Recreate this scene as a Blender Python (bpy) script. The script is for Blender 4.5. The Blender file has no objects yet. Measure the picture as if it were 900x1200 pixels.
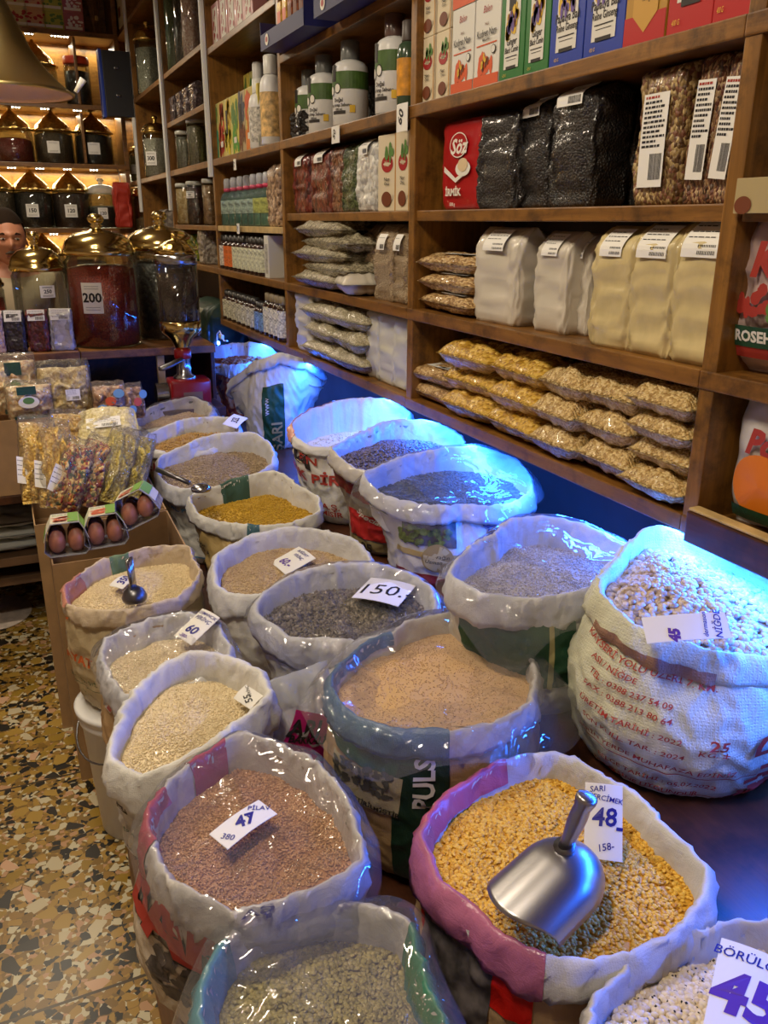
import bpy, bmesh, math, random
import numpy as np
from mathutils import Vector, noise, Matrix
PI=math.pi
random.seed(7); rng=np.random.default_rng(7)
SC=bpy.context.scene; COL=SC.collection
# ------------------------------------------------------------------ camera
F_,P_,YAW,ROLL=970.8,.33628,.42319,.005467
CH=1.55
def U(x,y,z=None,X=None,Y=None):
    c,s=math.cos(ROLL),math.sin(ROLL); dx,dy=x-450,y-600
    a,b=c*dx+s*dy,-s*dx+c*dy
    fw=F_*math.cos(P_)-b*math.sin(P_); up=-b*math.cos(P_)-F_*math.sin(P_)
    w=Vector((a*math.cos(YAW)+fw*math.sin(YAW),-a*math.sin(YAW)+fw*math.cos(YAW),up))
    t=(z-CH)/w.z if z is not None else X/w.x if X is not None else Y/w.y
    return w*t+Vector((0,0,CH))
def PJ(X,Y,Z):
    r=X*np.cos(YAW)-Y*np.sin(YAW); fw=X*np.sin(YAW)+Y*np.cos(YAW); Z=Z-CH
    u=Z*np.cos(P_)+fw*np.sin(P_); d=fw*np.cos(P_)-Z*np.sin(P_)
    x=F_*r/d; y=-F_*u/d; c,s=np.cos(ROLL),np.sin(ROLL)
    return 450+c*x-s*y,600+s*x+c*y,d
def YS(px,z,X=1.17):          # distance along the shelf wall of a point seen at column px
    lo,hi=.2,12.
    for _ in range(40):
        m=(lo+hi)/2
        if PJ(X,m,z)[0]>px: lo=m
        else: hi=m
    return lo
cam=bpy.data.objects.new('camera',bpy.data.cameras.new('camera')); COL.objects.link(cam)
cam.data.sensor_fit='VERTICAL'; cam.data.sensor_height=36; cam.data.lens=36*F_/1200; cam.data.clip_start=.02
fwd=Vector((math.sin(YAW)*math.cos(P_),math.cos(YAW)*math.cos(P_),-math.sin(P_)))
rt=Vector((math.cos(YAW),-math.sin(YAW),0)); upv=rt.cross(fwd)
r2=rt*math.cos(ROLL)-upv*math.sin(ROLL)*-1; u2=r2.cross(fwd)
# image rotated by ROLL: right axis in image appears turned clockwise
r2=rt*math.cos(ROLL)+upv*math.sin(ROLL); u2=r2.cross(fwd)
cam.matrix_world=Matrix(((r2.x,u2.x,-fwd.x,0),(r2.y,u2.y,-fwd.y,0),(r2.z,u2.z,-fwd.z,CH),(0,0,0,1)))
SC.camera=cam
# ------------------------------------------------------------------ materials
MT={}
def L(c): return tuple(((v/255)/12.92 if v/255<=.04045 else ((v/255+.055)/1.055)**2.4) for v in c)+(1,)
class NT:
    def __init__(s,name):
        s.m=bpy.data.materials.new(name); s.m.use_nodes=True; s.t=s.m.node_tree; s.n=s.t.nodes; s.l=s.t.links
        s.b=s.n['Principled BSDF']; s.out=s.n['Material Output']; s.co=None
    def new(s,k,**kw):
        n=s.n.new(k)
        for a,v in kw.items():
            if a in n.inputs: n.inputs[a].default_value=v
            else: setattr(n,a,v)
        return n
    def obj(s,scale=(1,1,1)):
        c=s.new('ShaderNodeTexCoord'); mp=s.new('ShaderNodeMapping'); mp.inputs['Scale'].default_value=scale
        s.l.new(c.outputs['Object'],mp.inputs['Vector']); return mp.outputs['Vector']
    def link(s,a,b): s.l.new(a,b)
    def ramp(s,src,stops,const=False):
        r=s.new('ShaderNodeValToRGB'); e=r.color_ramp.elements
        if const: r.color_ramp.interpolation='CONSTANT'
        while len(e)<len(stops): e.new(.5)
        for q,(p,c) in zip(e,stops): q.position=p; q.color=L(c)
        s.link(src,r.inputs['Fac']); return r.outputs['Color']
    def bump(s,h,strength=.3,dist=.002,prev=None):
        b=s.new('ShaderNodeBump'); b.inputs['Strength'].default_value=strength; b.inputs['Distance'].default_value=dist
        s.link(h,b.inputs['Height'])
        if prev: s.link(prev,b.inputs['Normal'])
        s.link(b.outputs['Normal'],s.b.inputs['Normal']); return b.outputs['Normal']
def plain(name,col,rough=.5,metal=0,coat=0,bump=0,bs=60,spec=None,var=0,vs=8,sub=0):
    if name in MT: return MT[name]
    t=NT(name); t.b.inputs['Base Color'].default_value=L(col); t.b.inputs['Roughness'].default_value=rough
    t.b.inputs['Metallic'].default_value=metal; t.b.inputs['Coat Weight'].default_value=coat; t.b.inputs['Coat Roughness'].default_value=.08
    if sub: t.b.inputs['Subsurface Weight'].default_value=sub; t.b.inputs['Subsurface Radius'].default_value=(.02,.015,.01); t.b.inputs['Subsurface Scale'].default_value=.5
    if spec is not None: t.b.inputs['Specular IOR Level'].default_value=spec
    if var:
        n=t.new('ShaderNodeTexNoise',Scale=vs,Detail=4.); t.link(t.obj(),n.inputs['Vector'])
        d=[max(0,int(c*(1-var))) for c in col]; l=[min(255,int(c*(1+var*.5))) for c in col]
        t.link(t.ramp(n.outputs['Fac'],[(.3,d),(.7,l)]),t.b.inputs['Base Color'])
    if bump:
        n=t.new('ShaderNodeTexNoise',Scale=bs,Detail=3.); t.link(t.obj(),n.inputs['Vector']); t.bump(n.outputs['Fac'],bump)
    MT[name]=t.m; return t.m
def woven(name,col,rough=.55,sheen=.0,scale=330,strength=.35,var=.08,trans=0):
    """woven polypropylene sacking: fine weave and soft creases"""
    if name in MT: return MT[name]
    t=NT(name); v=t.obj()
    n=t.new('ShaderNodeTexNoise',Scale=9.,Detail=5.); t.link(v,n.inputs['Vector'])
    d=[int(c*(1-var)) for c in col]; l=[min(255,int(c*(1+var*.5))) for c in col]
    t.link(t.ramp(n.outputs['Fac'],[(.3,d),(.7,l)]),t.b.inputs['Base Color'])
    t.b.inputs['Roughness'].default_value=rough; t.b.inputs['Specular IOR Level'].default_value=.5
    w=t.new('ShaderNodeTexVoronoi',Scale=float(scale),distance='CHEBYCHEV',Randomness=.15); t.link(v,w.inputs['Vector'])
    p=t.bump(w.outputs['Distance'],strength,.0015)
    n2=t.new('ShaderNodeTexNoise',Scale=26.,Detail=4.,Roughness=.6,Distortion=.8); t.link(v,n2.inputs['Vector'])
    p=t.bump(n2.outputs['Fac'],.30,.010,p)
    n3=t.new('ShaderNodeTexNoise',noise_type='RIDGED_MULTIFRACTAL',Scale=7.,Detail=2.,Roughness=.45,Distortion=.5); n3.normalize=True; t.link(v,n3.inputs['Vector'])
    p=t.bump(n3.outputs['Fac'],.45,.02,p)
    MT[name]=t.m; return t.m
def content(name,cols,scale=150,bump=.8,coat=.6,rough=.5,bd=.004,stretch=(1,1,1),wrinkle=.25):
    """food seen through its clear wrapper: coloured pieces under a glossy coat"""
    if name in MT: return MT[name]
    t=NT(name); v=t.obj(stretch)
    w=t.new('ShaderNodeTexVoronoi',Scale=float(scale)); t.link(v,w.inputs['Vector'])
    sp=t.new('ShaderNodeSeparateColor'); t.link(w.outputs['Color'],sp.inputs[0])
    k=len(cols); t.link(t.ramp(sp.outputs[0],[(i/k,c) for i,c in enumerate(cols)],True),t.b.inputs['Base Color'])
    t.b.inputs['Roughness'].default_value=rough; t.b.inputs['Coat Weight'].default_value=coat; t.b.inputs['Coat Roughness'].default_value=.12
    inv=t.new('ShaderNodeMath',operation='MULTIPLY'); inv.inputs[1].default_value=-1; t.link(w.outputs['Distance'],inv.inputs[0])
    t.bump(inv.outputs[0],bump,bd)
    n2=t.new('ShaderNodeTexNoise',Scale=30.,Detail=3.,Distortion=1.2); t.link(t.obj(),n2.inputs['Vector'])
    b=t.new('ShaderNodeBump'); b.inputs['Strength'].default_value=wrinkle; b.inputs['Distance'].default_value=.02
    t.link(n2.outputs['Fac'],b.inputs['Height']); t.link(b.outputs['Normal'],t.b.inputs['Coat Normal'])
    MT[name]=t.m; return t.m
def grain_mat(name,cols,rough=.5,coat=0):
    """loose grain: every kernel its own tone"""
    if name in MT: return MT[name]
    t=NT(name); g=t.new('ShaderNodeNewGeometry')
    k=len(cols)-1; t.link(t.ramp(g.outputs['Random Per Island'],[(i/k,c) for i,c in enumerate(cols)]),t.b.inputs['Base Color'])
    t.b.inputs['Roughness'].default_value=rough; t.b.inputs['Coat Weight'].default_value=coat
    MT[name]=t.m; return t.m
def film_mat(name,tint=(255,255,255),gloss=.12,rough=.04,haze=0,bump=.5,bs=14,hz=(235,238,245)):
    """thin clear plastic"""
    if name in MT: return MT[name]
    t=NT(name); n=t.n; n.remove(t.b)
    tr=t.new('ShaderNodeBsdfTransparent'); tr.inputs[0].default_value=L(tint)
    gl=t.new('ShaderNodeBsdfGlossy'); gl.inputs['Roughness'].default_value=rough
    nz=t.new('ShaderNodeTexNoise',Scale=float(bs),Detail=2.,Distortion=1.5); t.link(t.obj(),nz.inputs['Vector'])
    b=t.new('ShaderNodeBump'); b.inputs['Strength'].default_value=bump; b.inputs['Distance'].default_value=.02
    t.link(nz.outputs['Fac'],b.inputs['Height']); t.link(b.outputs['Normal'],gl.inputs['Normal'])
    lw=t.new('ShaderNodeFresnel',IOR=1.45); t.link(b.outputs['Normal'],lw.inputs['Normal'])
    ad=t.new('ShaderNodeMath',operation='MULTIPLY_ADD'); ad.inputs[1].default_value=.62; ad.inputs[2].default_value=gloss*.3; t.link(lw.outputs[0],ad.inputs[0])
    ad.use_clamp=True
    mx=t.new('ShaderNodeMixShader'); t.link(ad.outputs[0],mx.inputs[0]); t.link(tr.outputs[0],mx.inputs[1]); t.link(gl.outputs[0],mx.inputs[2])
    last=mx
    if haze:
        df=t.new('ShaderNodeBsdfDiffuse'); df.inputs[0].default_value=L(hz)
        m2=t.new('ShaderNodeMixShader'); m2.inputs[0].default_value=haze; t.link(mx.outputs[0],m2.inputs[1]); t.link(df.outputs[0],m2.inputs[2]); last=m2
    t.link(last.outputs[0],t.out.inputs['Surface']); MT[name]=t.m; return t.m
def glow(name,col,s):
    if name in MT: return MT[name]
    t=NT(name); t.b.inputs['Base Color'].default_value=L(col); t.b.inputs['Emission Color'].default_value=L(col); t.b.inputs['Emission Strength'].default_value=s
    MT[name]=t.m; return t.m
def wood(name,a,b,c,axis=1,rough=.4,scale=6,coat=.15):
    if name in MT: return MT[name]
    t=NT(name); s=[8,8,8]; s[axis]=.7
    v=t.obj(tuple(s))
    n=t.new('ShaderNodeTexNoise',Scale=float(scale),Detail=6.,Roughness=.65,Distortion=.6); t.link(v,n.inputs['Vector'])
    n3=t.new('ShaderNodeTexNoise',Scale=11.,Detail=5.,Roughness=.7); t.link(t.obj(),n3.inputs['Vector'])
    mx=t.new('ShaderNodeMix',data_type='RGBA',blend_type='MULTIPLY'); mx.inputs[0].default_value=.75
    t.link(t.ramp(n.outputs['Fac'],[(.25,a),(.55,b),(.8,c)]),mx.inputs[6])
    t.link(t.ramp(n3.outputs['Fac'],[(.33,(90,75,60)),(.5,(235,230,225)),(1,(255,255,255))]),mx.inputs[7])
    t.link(mx.outputs[2],t.b.inputs['Base Color'])
    t.b.inputs['Roughness'].default_value=rough; t.b.inputs['Coat Weight'].default_value=coat; t.b.inputs['Coat Roughness'].default_value=.3
    t.bump(n.outputs['Fac'],.25,.002); MT[name]=t.m; return t.m
WS=wood('shelf_wood',(96,62,22),(138,94,38),(164,118,54))
WZ=wood('post_wood',(98,64,22),(142,98,38),(168,120,54),axis=2)
WD=wood('dark_wood',(52,28,14),(78,42,22),(100,58,32))
WB=wood('back_shelf_wood',(96,62,26),(132,90,40),(158,112,54),axis=0)
PW=plain('pale_edge_wood',(196,168,112),.5,var=.15,vs=20)
BRASS=None
def _brass():
    t=NT('brass'); t.b.inputs['Metallic'].default_value=1; t.b.inputs['Roughness'].default_value=.2
    n=t.new('ShaderNodeTexNoise',Scale=40.,Detail=4.); t.link(t.obj(),n.inputs['Vector'])
    t.link(t.ramp(n.outputs['Fac'],[(.3,(176,144,72)),(.6,(222,192,116))]),t.b.inputs['Base Color']); 
    w=t.new('ShaderNodeTexVoronoi',Scale=60.); t.link(t.obj(),w.inputs['Vector']); t.bump(w.outputs['Distance'],.35,.004); return t.m
BRASS=_brass()
BRASS2=plain('polished_brass',(216,192,124),.16,1,bump=.08,bs=12)
STEEL=plain('steel',(176,178,184),.22,1,bump=.12,bs=10)
STEELD=plain('dull_steel',(120,120,124),.35,1)
PAPER=plain('paper',(232,230,224),.6); INK=plain('black_ink',(26,24,30),.5); BLUEINK=plain('blue_ink',(30,28,130),.5)
CARD=plain('cardboard',(160,128,88),.75,bump=.15,bs=40,var=.1,vs=14)
WHITEP=plain('white_plastic',(222,222,220),.35)
GLASS=film_mat('clear_glass',(228,232,228),.2,.03,0,.05,4)
CLEAR=film_mat('clear_film',(252,252,254),.12,.045,.05,1.,9)
CLEARB=film_mat('bag_film',(252,252,252),.10,.10,.04,1.,26)
# ------------------------------------------------------------------ mesh helpers
def tag(o,label=None,cat=None,group=None,kind=None):
    if label: o['label']=label
    if cat: o['category']=cat
    if group: o['group']=group
    if kind: o['kind']=kind
    return o
def empty(name,loc=(0,0,0),rz=0):
    o=bpy.data.objects.new(name,None); COL.objects.link(o); o.location=loc; o.rotation_euler=(0,0,rz); o.empty_display_size=.05; return o
def mk(name,V,Fc,mats,parent=None,smooth=True,mi=None):
    me=bpy.data.meshes.new(name); me.from_pydata([tuple(v) for v in V],[],[tuple(f) for f in Fc])
    if not isinstance(mats,(list,tuple)): mats=[mats]
    for m in mats: me.materials.append(m)
    if mi is not None: me.polygons.foreach_set('material_index',mi)
    if smooth: me.polygons.foreach_set('use_smooth',[True]*len(me.polygons))
    me.update(); o=bpy.data.objects.new(name,me); COL.objects.link(o)
    if parent: o.parent=parent
    return o
def area(name,loc,size,col,power,rot=(0,0,0),sy=None):
    l=bpy.data.lights.new(name,'AREA'); l.energy=power; l.color=col; l.size=size
    if sy: l.shape='RECTANGLE'; l.size_y=sy
    o=bpy.data.objects.new(name,l); COL.objects.link(o); o.location=loc; o.rotation_euler=rot; return o
class G:
    """collects shapes of one part"""
    def __init__(s): s.V=[];s.F=[];s.I=[];s.S=[]
    def add(s,V,F,i=0):
        b=len(s.V); s.V+= [tuple(v) for v in V]; s.F+=[tuple(b+k for k in f) for f in F]; s.I+=[i]*len(F); return s
    def box(s,x0,x1,y0,y1,z0,z1,i=0,bev=.0):
        if bev:
            bm=bmesh.new(); bmesh.ops.create_cube(bm,size=1)
            for v in bm.verts: v.co=Vector(((x0+x1)/2+v.co.x*(x1-x0),(y0+y1)/2+v.co.y*(y1-y0),(z0+z1)/2+v.co.z*(z1-z0)))
            bmesh.ops.bevel(bm,geom=bm.edges[:],offset=bev,segments=2,affect='EDGES',profile=.6)
            bm.verts.index_update(); s.add([v.co[:] for v in bm.verts],[[v.index for v in f.verts] for f in bm.faces],i); bm.free(); return s
        V=[(x,y,z) for z in (z0,z1) for y in (y0,y1) for x in (x0,x1)]
        return s.add(V,[(0,2,3,1),(4,5,7,6),(0,1,5,4),(2,6,7,3),(0,4,6,2),(1,3,7,5)],i)
    def lathe(s,prof,seg=32,c=(0,0,0),i=0,fl=0,nf=12):
        V=[];F=[]
        for r,z in prof:
            for k in range(seg):
                a=2*PI*k/seg; rr=r*(1+fl*math.cos(nf*a)) ; V.append((c[0]+rr*math.cos(a),c[1]+rr*math.sin(a),c[2]+z))
        n=len(prof)
        for j in range(n-1):
            for k in range(seg): F.append((j*seg+k,j*seg+(k+1)%seg,(j+1)*seg+(k+1)%seg,(j+1)*seg+k))
        F.append(tuple(range(seg))[::-1]); F.append(tuple((n-1)*seg+k for k in range(seg)))
        return s.add(V,F,i)
    def tube(s,pts,r,seg=10,i=0,flat=1.):
        pts=[Vector(p) for p in pts]; V=[];F=[]
        for j,p in enumerate(pts):
            d=(pts[min(j+1,len(pts)-1)]-pts[max(j-1,0)]).normalized(); a=d.orthogonal().normalized() if j==0 else (A-d*A.dot(d)).normalized()
            A=a; b=d.cross(a); rr=r[j] if isinstance(r,(list,tuple)) else r
            for k in range(seg):
                t=2*PI*k/seg; V.append(p+a*rr*math.cos(t)+b*rr*flat*math.sin(t))
        for j in range(len(pts)-1):
            for k in range(seg): F.append((j*seg+k,j*seg+(k+1)%seg,(j+1)*seg+(k+1)%seg,(j+1)*seg+k))
        F.append(tuple(range(seg))[::-1]); F.append(tuple((len(pts)-1)*seg+k for k in range(seg)))
        return s.add(V,F,i)
    def build(s,name,mats,parent=None,smooth=False):
        return mk(name,s.V,s.F,mats,parent,smooth,s.I)
def autosmooth(o,ang=.7):
    me=o.data
    try:
        me.set_sharp_from_angle(angle=ang)
    except Exception: pass
    return o
_tc={}
def text2d(txt,size=1,bold=0,shear=0,cx=True):
    k=(txt,bold,shear)
    if k not in _tc:
        cu=bpy.data.curves.new('t','FONT'); cu.body=txt; cu.offset=bold; cu.shear=shear; cu.resolution_u=2; cu.align_x='CENTER'; cu.align_y='CENTER'
        o=bpy.data.objects.new('t',cu); COL.objects.link(o); dg=bpy.context.evaluated_depsgraph_get(); e=o.evaluated_get(dg); me=e.to_mesh()
        V=np.array([v.co[:2] for v in me.vertices]) if len(me.vertices) else np.zeros((0,2)); Fc=[tuple(p.vertices) for p in me.polygons]
        e.to_mesh_clear(); bpy.data.objects.remove(o); bpy.data.curves.remove(cu); _tc[k]=(V,Fc)
    V,Fc=_tc[k]; return V*size,Fc
def rect2d(x0,y0,x1,y1,n=6,m=6):
    V=[(x0+(x1-x0)*i/n,y0+(y1-y0)*j/m) for j in range(m+1) for i in range(n+1)]
    return np.array(V),[(j*(n+1)+i,j*(n+1)+i+1,(j+1)*(n+1)+i+1,(j+1)*(n+1)+i) for j in range(m) for i in range(n)]
def disc2d(cx,cy,rx,ry=None,n=24):
    ry=ry or rx; V=[(cx,cy)]+[(cx+rx*math.cos(2*PI*k/n),cy+ry*math.sin(2*PI*k/n)) for k in range(n)]
    return np.array(V),[(0,k+1,(k+1)%n+1) for k in range(n)]
def rot2d(V,deg):
    a=math.radians(deg); return V@np.array([[math.cos(a),math.sin(a)],[-math.sin(a),math.cos(a)]])
def blob2d(n,w,h,seed,rr=(.02,.1)):
    """scatter of little irregular leaves/fruit shapes for printed pictures"""
    r=random.Random(seed); V=[];F=[]
    for _ in range(n):
        q,f=disc2d(r.uniform(-w/2,w/2),r.uniform(-h/2,h/2),r.uniform(*rr),r.uniform(*rr),8); b=len(V); V+=list(map(tuple,q)); F+=[tuple(b+k for k in g) for g in f]
    return np.array(V),F
def flat(g,P,u,v,n,items):
    """lay 2-D items on a plane at P spanned by u,v (metres); items=(V,F,mat index,lift)"""
    for V,Fc,i,h in items:
        g.add([P+u*float(a)+v*float(b)+n*h for a,b in V],Fc,i)
def sticker(g,w,h,seed=0,lines=6,i0=0,i1=1,P=Vector((0,0,0)),u=Vector((1,0,0)),v=Vector((0,0,1)),n=Vector((0,-1,0)),bar=True,red=None):
    """self-adhesive label: white slip, rows of fine print, barcode"""
    r=random.Random(seed); it=[(*rect2d(-w/2,-h/2,w/2,h/2,1,1),i0,0)]
    for k in range(lines):
        y=h/2-h*(k+.8)/(lines+1)*(.62 if bar else .9); L_=w*r.uniform(.5,.85); x=-w*.42
        while x<-w*.42+L_:
            q=w*r.uniform(.05,.16); it.append((*rect2d(x,y-h*.012,min(x+q,w*.45),y+h*.014,1,1),red if (red and k==0) else i1,.0006)); x+=q+w*.03
    if bar:
        x=-w*.05
        while x<w*.42:
            q=w*r.uniform(.01,.03); it.append((*rect2d(x,-h*.42,x+q,-h*.14,1,1),i1,.0006)); x+=q+w*.018
    flat(g,P,u,v,n,it)
def clone(root,loc,rz=None,label=None,group=None,rot=None,sc=None):
    r=root.copy(); COL.objects.link(r); r.location=loc
    if rz is not None: r.rotation_euler=(0,0,rz)
    if rot is not None: r.rotation_euler=rot
    if sc is not None: r.scale=sc if isinstance(sc,(tuple,list)) else (sc,)*3
    if label: r['label']=label
    if group: r['group']=group
    for ch in list(root.children):
        c=ch.copy(); COL.objects.link(c); c.parent=r
        for g in ch.children:
            d=g.copy(); COL.objects.link(d); d.parent=c
    return r
class Kit:
    """first use hands over the prototype itself, then copies"""
    def __init__(s,root): s.root=root; s.used=False
    def put(s,loc,rz=0,label=None,group=None,rot=None,sc=None):
        if not s.used:
            s.used=True; r=s.root; r.location=loc; r.rotation_euler=rot if rot is not None else (0,0,rz)
            if sc is not None: r.scale=sc if isinstance(sc,(tuple,list)) else (sc,)*3
            if label: r['label']=label
            if group: r['group']=group
            return r
        return clone(s.root,loc,rz,label,group,rot,sc if sc is not None else (1,1,1))
def nz(x,y,z,o=0): return noise.noise(Vector((x+o*13.1,y-o*7.7,z+o*3.3)))
def ridge(x,y,z,o=0): return 1-abs(nz(x,y,z,o))*2.2
# ------------------------------------------------------------------ sacks
NTH=168
def per_interp(th,vals,q):
    th=np.array(th); vals=np.array(vals); o=np.argsort(th); th=th[o]; vals=vals[o]
    t3=np.concatenate([th-2*PI,th,th+2*PI]); v3=np.concatenate([vals]*3)
    lin=np.interp(q,t3,v3)
    k=np.hanning(7); k/=k.sum(); n=len(lin); e=np.concatenate([lin[-3:],lin,lin[:3]])
    return np.convolve(e,k,'valid')
class Sack:
    def __init__(s,key,pts,z,zb,name,label,body,cuff,gd=.05,ch=.055,tilt=.02,kb=.97,bulge=.015,seed=1,wr=1.,inner=None,clear=False,shift=(0,0),lean=(0,0),roll=.018):
        ys=[p[1] for p in pts]; ym=(max(ys)+min(ys))/2; yr=(max(ys)-min(ys))/2
        W=[U(p[0],p[1],z=z+tilt*(ym-p[1])/yr+(p[2] if len(p)>2 else 0)) for p in pts]
        cx=(min(w.x for w in W)+max(w.x for w in W))/2; cy=(min(w.y for w in W)+max(w.y for w in W))/2
        s.c=(cx,cy); s.z=z; s.zb=zb; s.gd=gd; s.ch=ch; s.seed=seed
        th=[math.atan2(w.y-cy,w.x-cx)%(2*PI) for w in W]; s.q=np.arange(NTH)*2*PI/NTH
        s.r=per_interp(th,[math.hypot(w.x-cx,w.y-cy) for w in W],s.q); s.zc=per_interp(th,[w.z for w in W],s.q)
        for i,t in enumerate(s.q):
            s.zc[i]+=.006*wr*nz(2.2*math.cos(t),2.2*math.sin(t),seed,1); s.r[i]+=.004*wr*nz(4*math.cos(t),4*math.sin(t),seed,2)
        s.rm=float(s.r.mean()); rm=s.rm*kb
        s.root=empty(name,(cx,cy,zb)); tag(s.root,label,'sack')
        # body grid, top -> bottom, world coords
        NR=40; B=np.zeros((NR,NTH,3)); s.H=z-zb
        for j in range(NR):
            t=j/(NR-1)
            for i,a in enumerate(s.q):
                w=min(1,t*1.6); w=w*w*(3-2*w)
                r=(s.r[i]-.004)*(1-w)+rm*w+bulge*math.sin(PI*min(1,t*1.05))
                zt=s.zc[i]-.02-(s.zc[i]-.02-zb)*t
                if t>.86:
                    k=(t-.86)/.14; r-=s.rm*.16*(1-math.sqrt(max(0,1-k*k*.98)))
                ca,sa=math.cos(a),math.sin(a)
                d=.006*nz(ca*2.2,sa*2.2,zt*9,seed)+.005*max(-.5,ridge(ca*2.5,sa*2.5,zt*24+1.5*nz(ca*3,sa*3,0,seed),seed+3))*min(1,t*3)+.004*max(0,ridge(ca*5+zt*14,sa*5,zt*12,seed+6))**4
                d+=.006*max(0,1-t*2.2)*nz(ca*7,sa*7,zt*3,seed+5)
                r+=d*wr
                B[j,i]=(cx+r*ca+lean[0]*(1-t),cy+r*sa+lean[1]*(1-t),zt)
        s.B=B
        s.grid('sack_body',B,body,close=True,clear=clear)
        # cuff grid: outside hem -> crest -> inside
        prof=[(.000,-ch+.010),(.006,-ch+.002),(.0120,-ch),(.0140,-ch*.82),(.0135,-ch*.6),(.0115,-ch*.4),(.009,-ch*.22),(.0060,-.006),(.0025,-.0005),(-.001,0),(-.0045,-.004),(-.007,-.012),(-.009,-.024),(-.0105,-.036),(-.012,-gd*.8-.01),(-.014,-gd-.02),(-.018,-gd-.05)]
        C=np.zeros((len(prof),NTH,3)); s.nout=9; sc=roll/.018
        for j,(n,dz) in enumerate(prof):
            for i,a in enumerate(s.q):
                ca,sa=math.cos(a),math.sin(a); hem=min(1,-dz/ch) if j<9 else 0
                chv=1+.28*nz(ca*2.6,sa*2.6,5,seed+8)
                zz=s.zc[i]+(dz*chv if j<9 else dz); f=n*sc
                u1=a*s.rm; d=(.004*nz(ca*4,sa*4,zz*10,seed+11)+.005*max(0,ridge(ca*3.2,sa*3.2,zz*30+2*nz(ca*3,sa*3,1,seed),seed+12))**3-.002+.0055*max(0,ridge(ca*5.5+zz*26,sa*5.5-zz*14,zz*6,seed+13))**4+.0025*max(0,ridge(ca*11-zz*30,sa*11,zz*20,seed+15))**3)*wr
                if j<9: d=max(d,-.003)
                if j>=13: d*=.6
                r=s.r[i]+f+d; C[j,i]=(cx+r*ca+lean[0],cy+r*sa+lean[1],zz+.003*wr*nz(ca*9,sa*9,j*.2,seed+14))
        s.C=C; s.cuffo=s.grid('folded_rim',C,cuff)
        s.lean=lean
    def grid(s,name,A,mat,close=False,clear=False):
        n,m,_=A.shape; o0=np.array([s.c[0],s.c[1],s.zb]); V=(A.reshape(-1,3)-o0).tolist()
        Fc=[(j*m+i,(j+1)*m+i,(j+1)*m+(i+1)%m,j*m+(i+1)%m) for j in range(n-1) for i in range(m)]
        if close: Fc.append(tuple((n-1)*m+i for i in range(m))[::-1])
        return mk(name,V,Fc,mat,s.root)
    def surf(s,A,a,t):
        n,m,_=A.shape; x=(a%(2*PI))/(2*PI)*m; y=min(max(t,0),.9999)*(n-1); i=int(x)%m; j=int(y); fx=x-int(x); fy=y-j; k=(i+1)%m; l=min(j+1,n-1)
        return (A[j,i]*(1-fx)+A[j,k]*fx)*(1-fy)+(A[l,i]*(1-fx)+A[l,k]*fx)*fy
    def find(s,px,py,A):
        X,Y,d=PJ(A[...,0],A[...,1],A[...,2]); e=np.hypot(X-px,Y-py); m=e.min(); cand=np.where(e<m+5,d,1e9); j,i=np.unravel_index(cand.argmin(),d.shape)
        return s.q[i],j/(A.shape[0]-1)
    def decal(s,name,items,px=None,py=None,at=None,cuff=False,rot=0,lift=.0016,parent=None,curve=True,skew=0):
        """print laid onto the cloth; items=(V2,F,material)"""
        A=s.C[:s.nout+1][::-1] if cuff else s.B
        a0,t0=at if at else s.find(px,py,A)
        H=(s.ch*1.1 if cuff else s.H); mats=[];g=G()
        for V,Fc,m in items:
            if m not in mats: mats.append(m)
            V=rot2d(V,rot); P=[]
            for u,v in V:
                a=a0+u/s.rm; p=s.surf(A,a,t0-(v+skew*u)/H); nrm=np.array([math.cos(a),math.sin(a),.0])
                P.append(tuple(p+nrm*(lift+.0004*len(mats))-np.array([s.c[0],s.c[1],s.zb])))
            g.add(P,Fc,mats.index(m))
        return g.build(name,mats,parent or s.root,True)
    def inside(s,k=.022):
        r=s.r-k; return r
    def zg(s,rho,a,dome,tilt=(0,0)):
        i=int((a%(2*PI))/(2*PI)*NTH)%NTH; base=s.zc.mean()*.5+s.zc[i]*.5-s.gd
        base=base*min(1,rho)+s.zc.mean()*(1-min(1,rho))-s.gd*(1-min(1,rho)) if rho<1 else base
        x=rho*s.rm*math.cos(a); y=rho*s.rm*math.sin(a)
        return base+dome*(1-rho*rho)+tilt[0]*x+tilt[1]*y+.006*nz(x*9,y*9,s.seed,4)+.004*nz(x*22,y*22,s.seed,5)
    def grain(s,name,label,cat,mats,proto,n,size,dome=.02,tilt=(0,0),fl=.35,under=None):
        """the heap: an undulating bed plus n kernels lying on it"""
        cx,cy=s.c[0]+s.lean[0],s.c[1]+s.lean[1]; V=[];Fc=[]; NRn=26
        if not isinstance(mats,list): mats=[mats]
        for j in range(NRn+1):
            rho=j/NRn*1.06
            for i,a in enumerate(s.q):
                r=(s.r[i]-.008)*rho; V.append((cx+r*math.cos(a),cy+r*math.sin(a),s.zg(rho,a,dome,tilt)-size[2]*.3))
        for j in range(NRn):
            for i in range(NTH): Fc.append((j*NTH+i,(j+1)*NTH+i,(j+1)*NTH+(i+1)%NTH,j*NTH+(i+1)%NTH))
        V=np.array(V); 
        pv,pf,pi=proto; pv=np.array(pv)*np.array(size)
        rr=random.Random(s.seed*17); pos=[]
        while len(pos)<n:
            a=rr.uniform(0,2*PI); rho=math.sqrt(rr.random())*1.03; i=int(a/(2*PI)*NTH)%NTH; r=(s.r[i]-.008)*rho
            pos.append((cx+r*math.cos(a),cy+r*math.sin(a),s.zg(rho,a,dome,tilt)+rr.uniform(-.15,.45)*size[2]))
        pos=np.array(pos); yaw=rng.uniform(0,2*PI,n); t1=rng.normal(0,fl,n); t2=rng.normal(0,fl,n)
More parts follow.
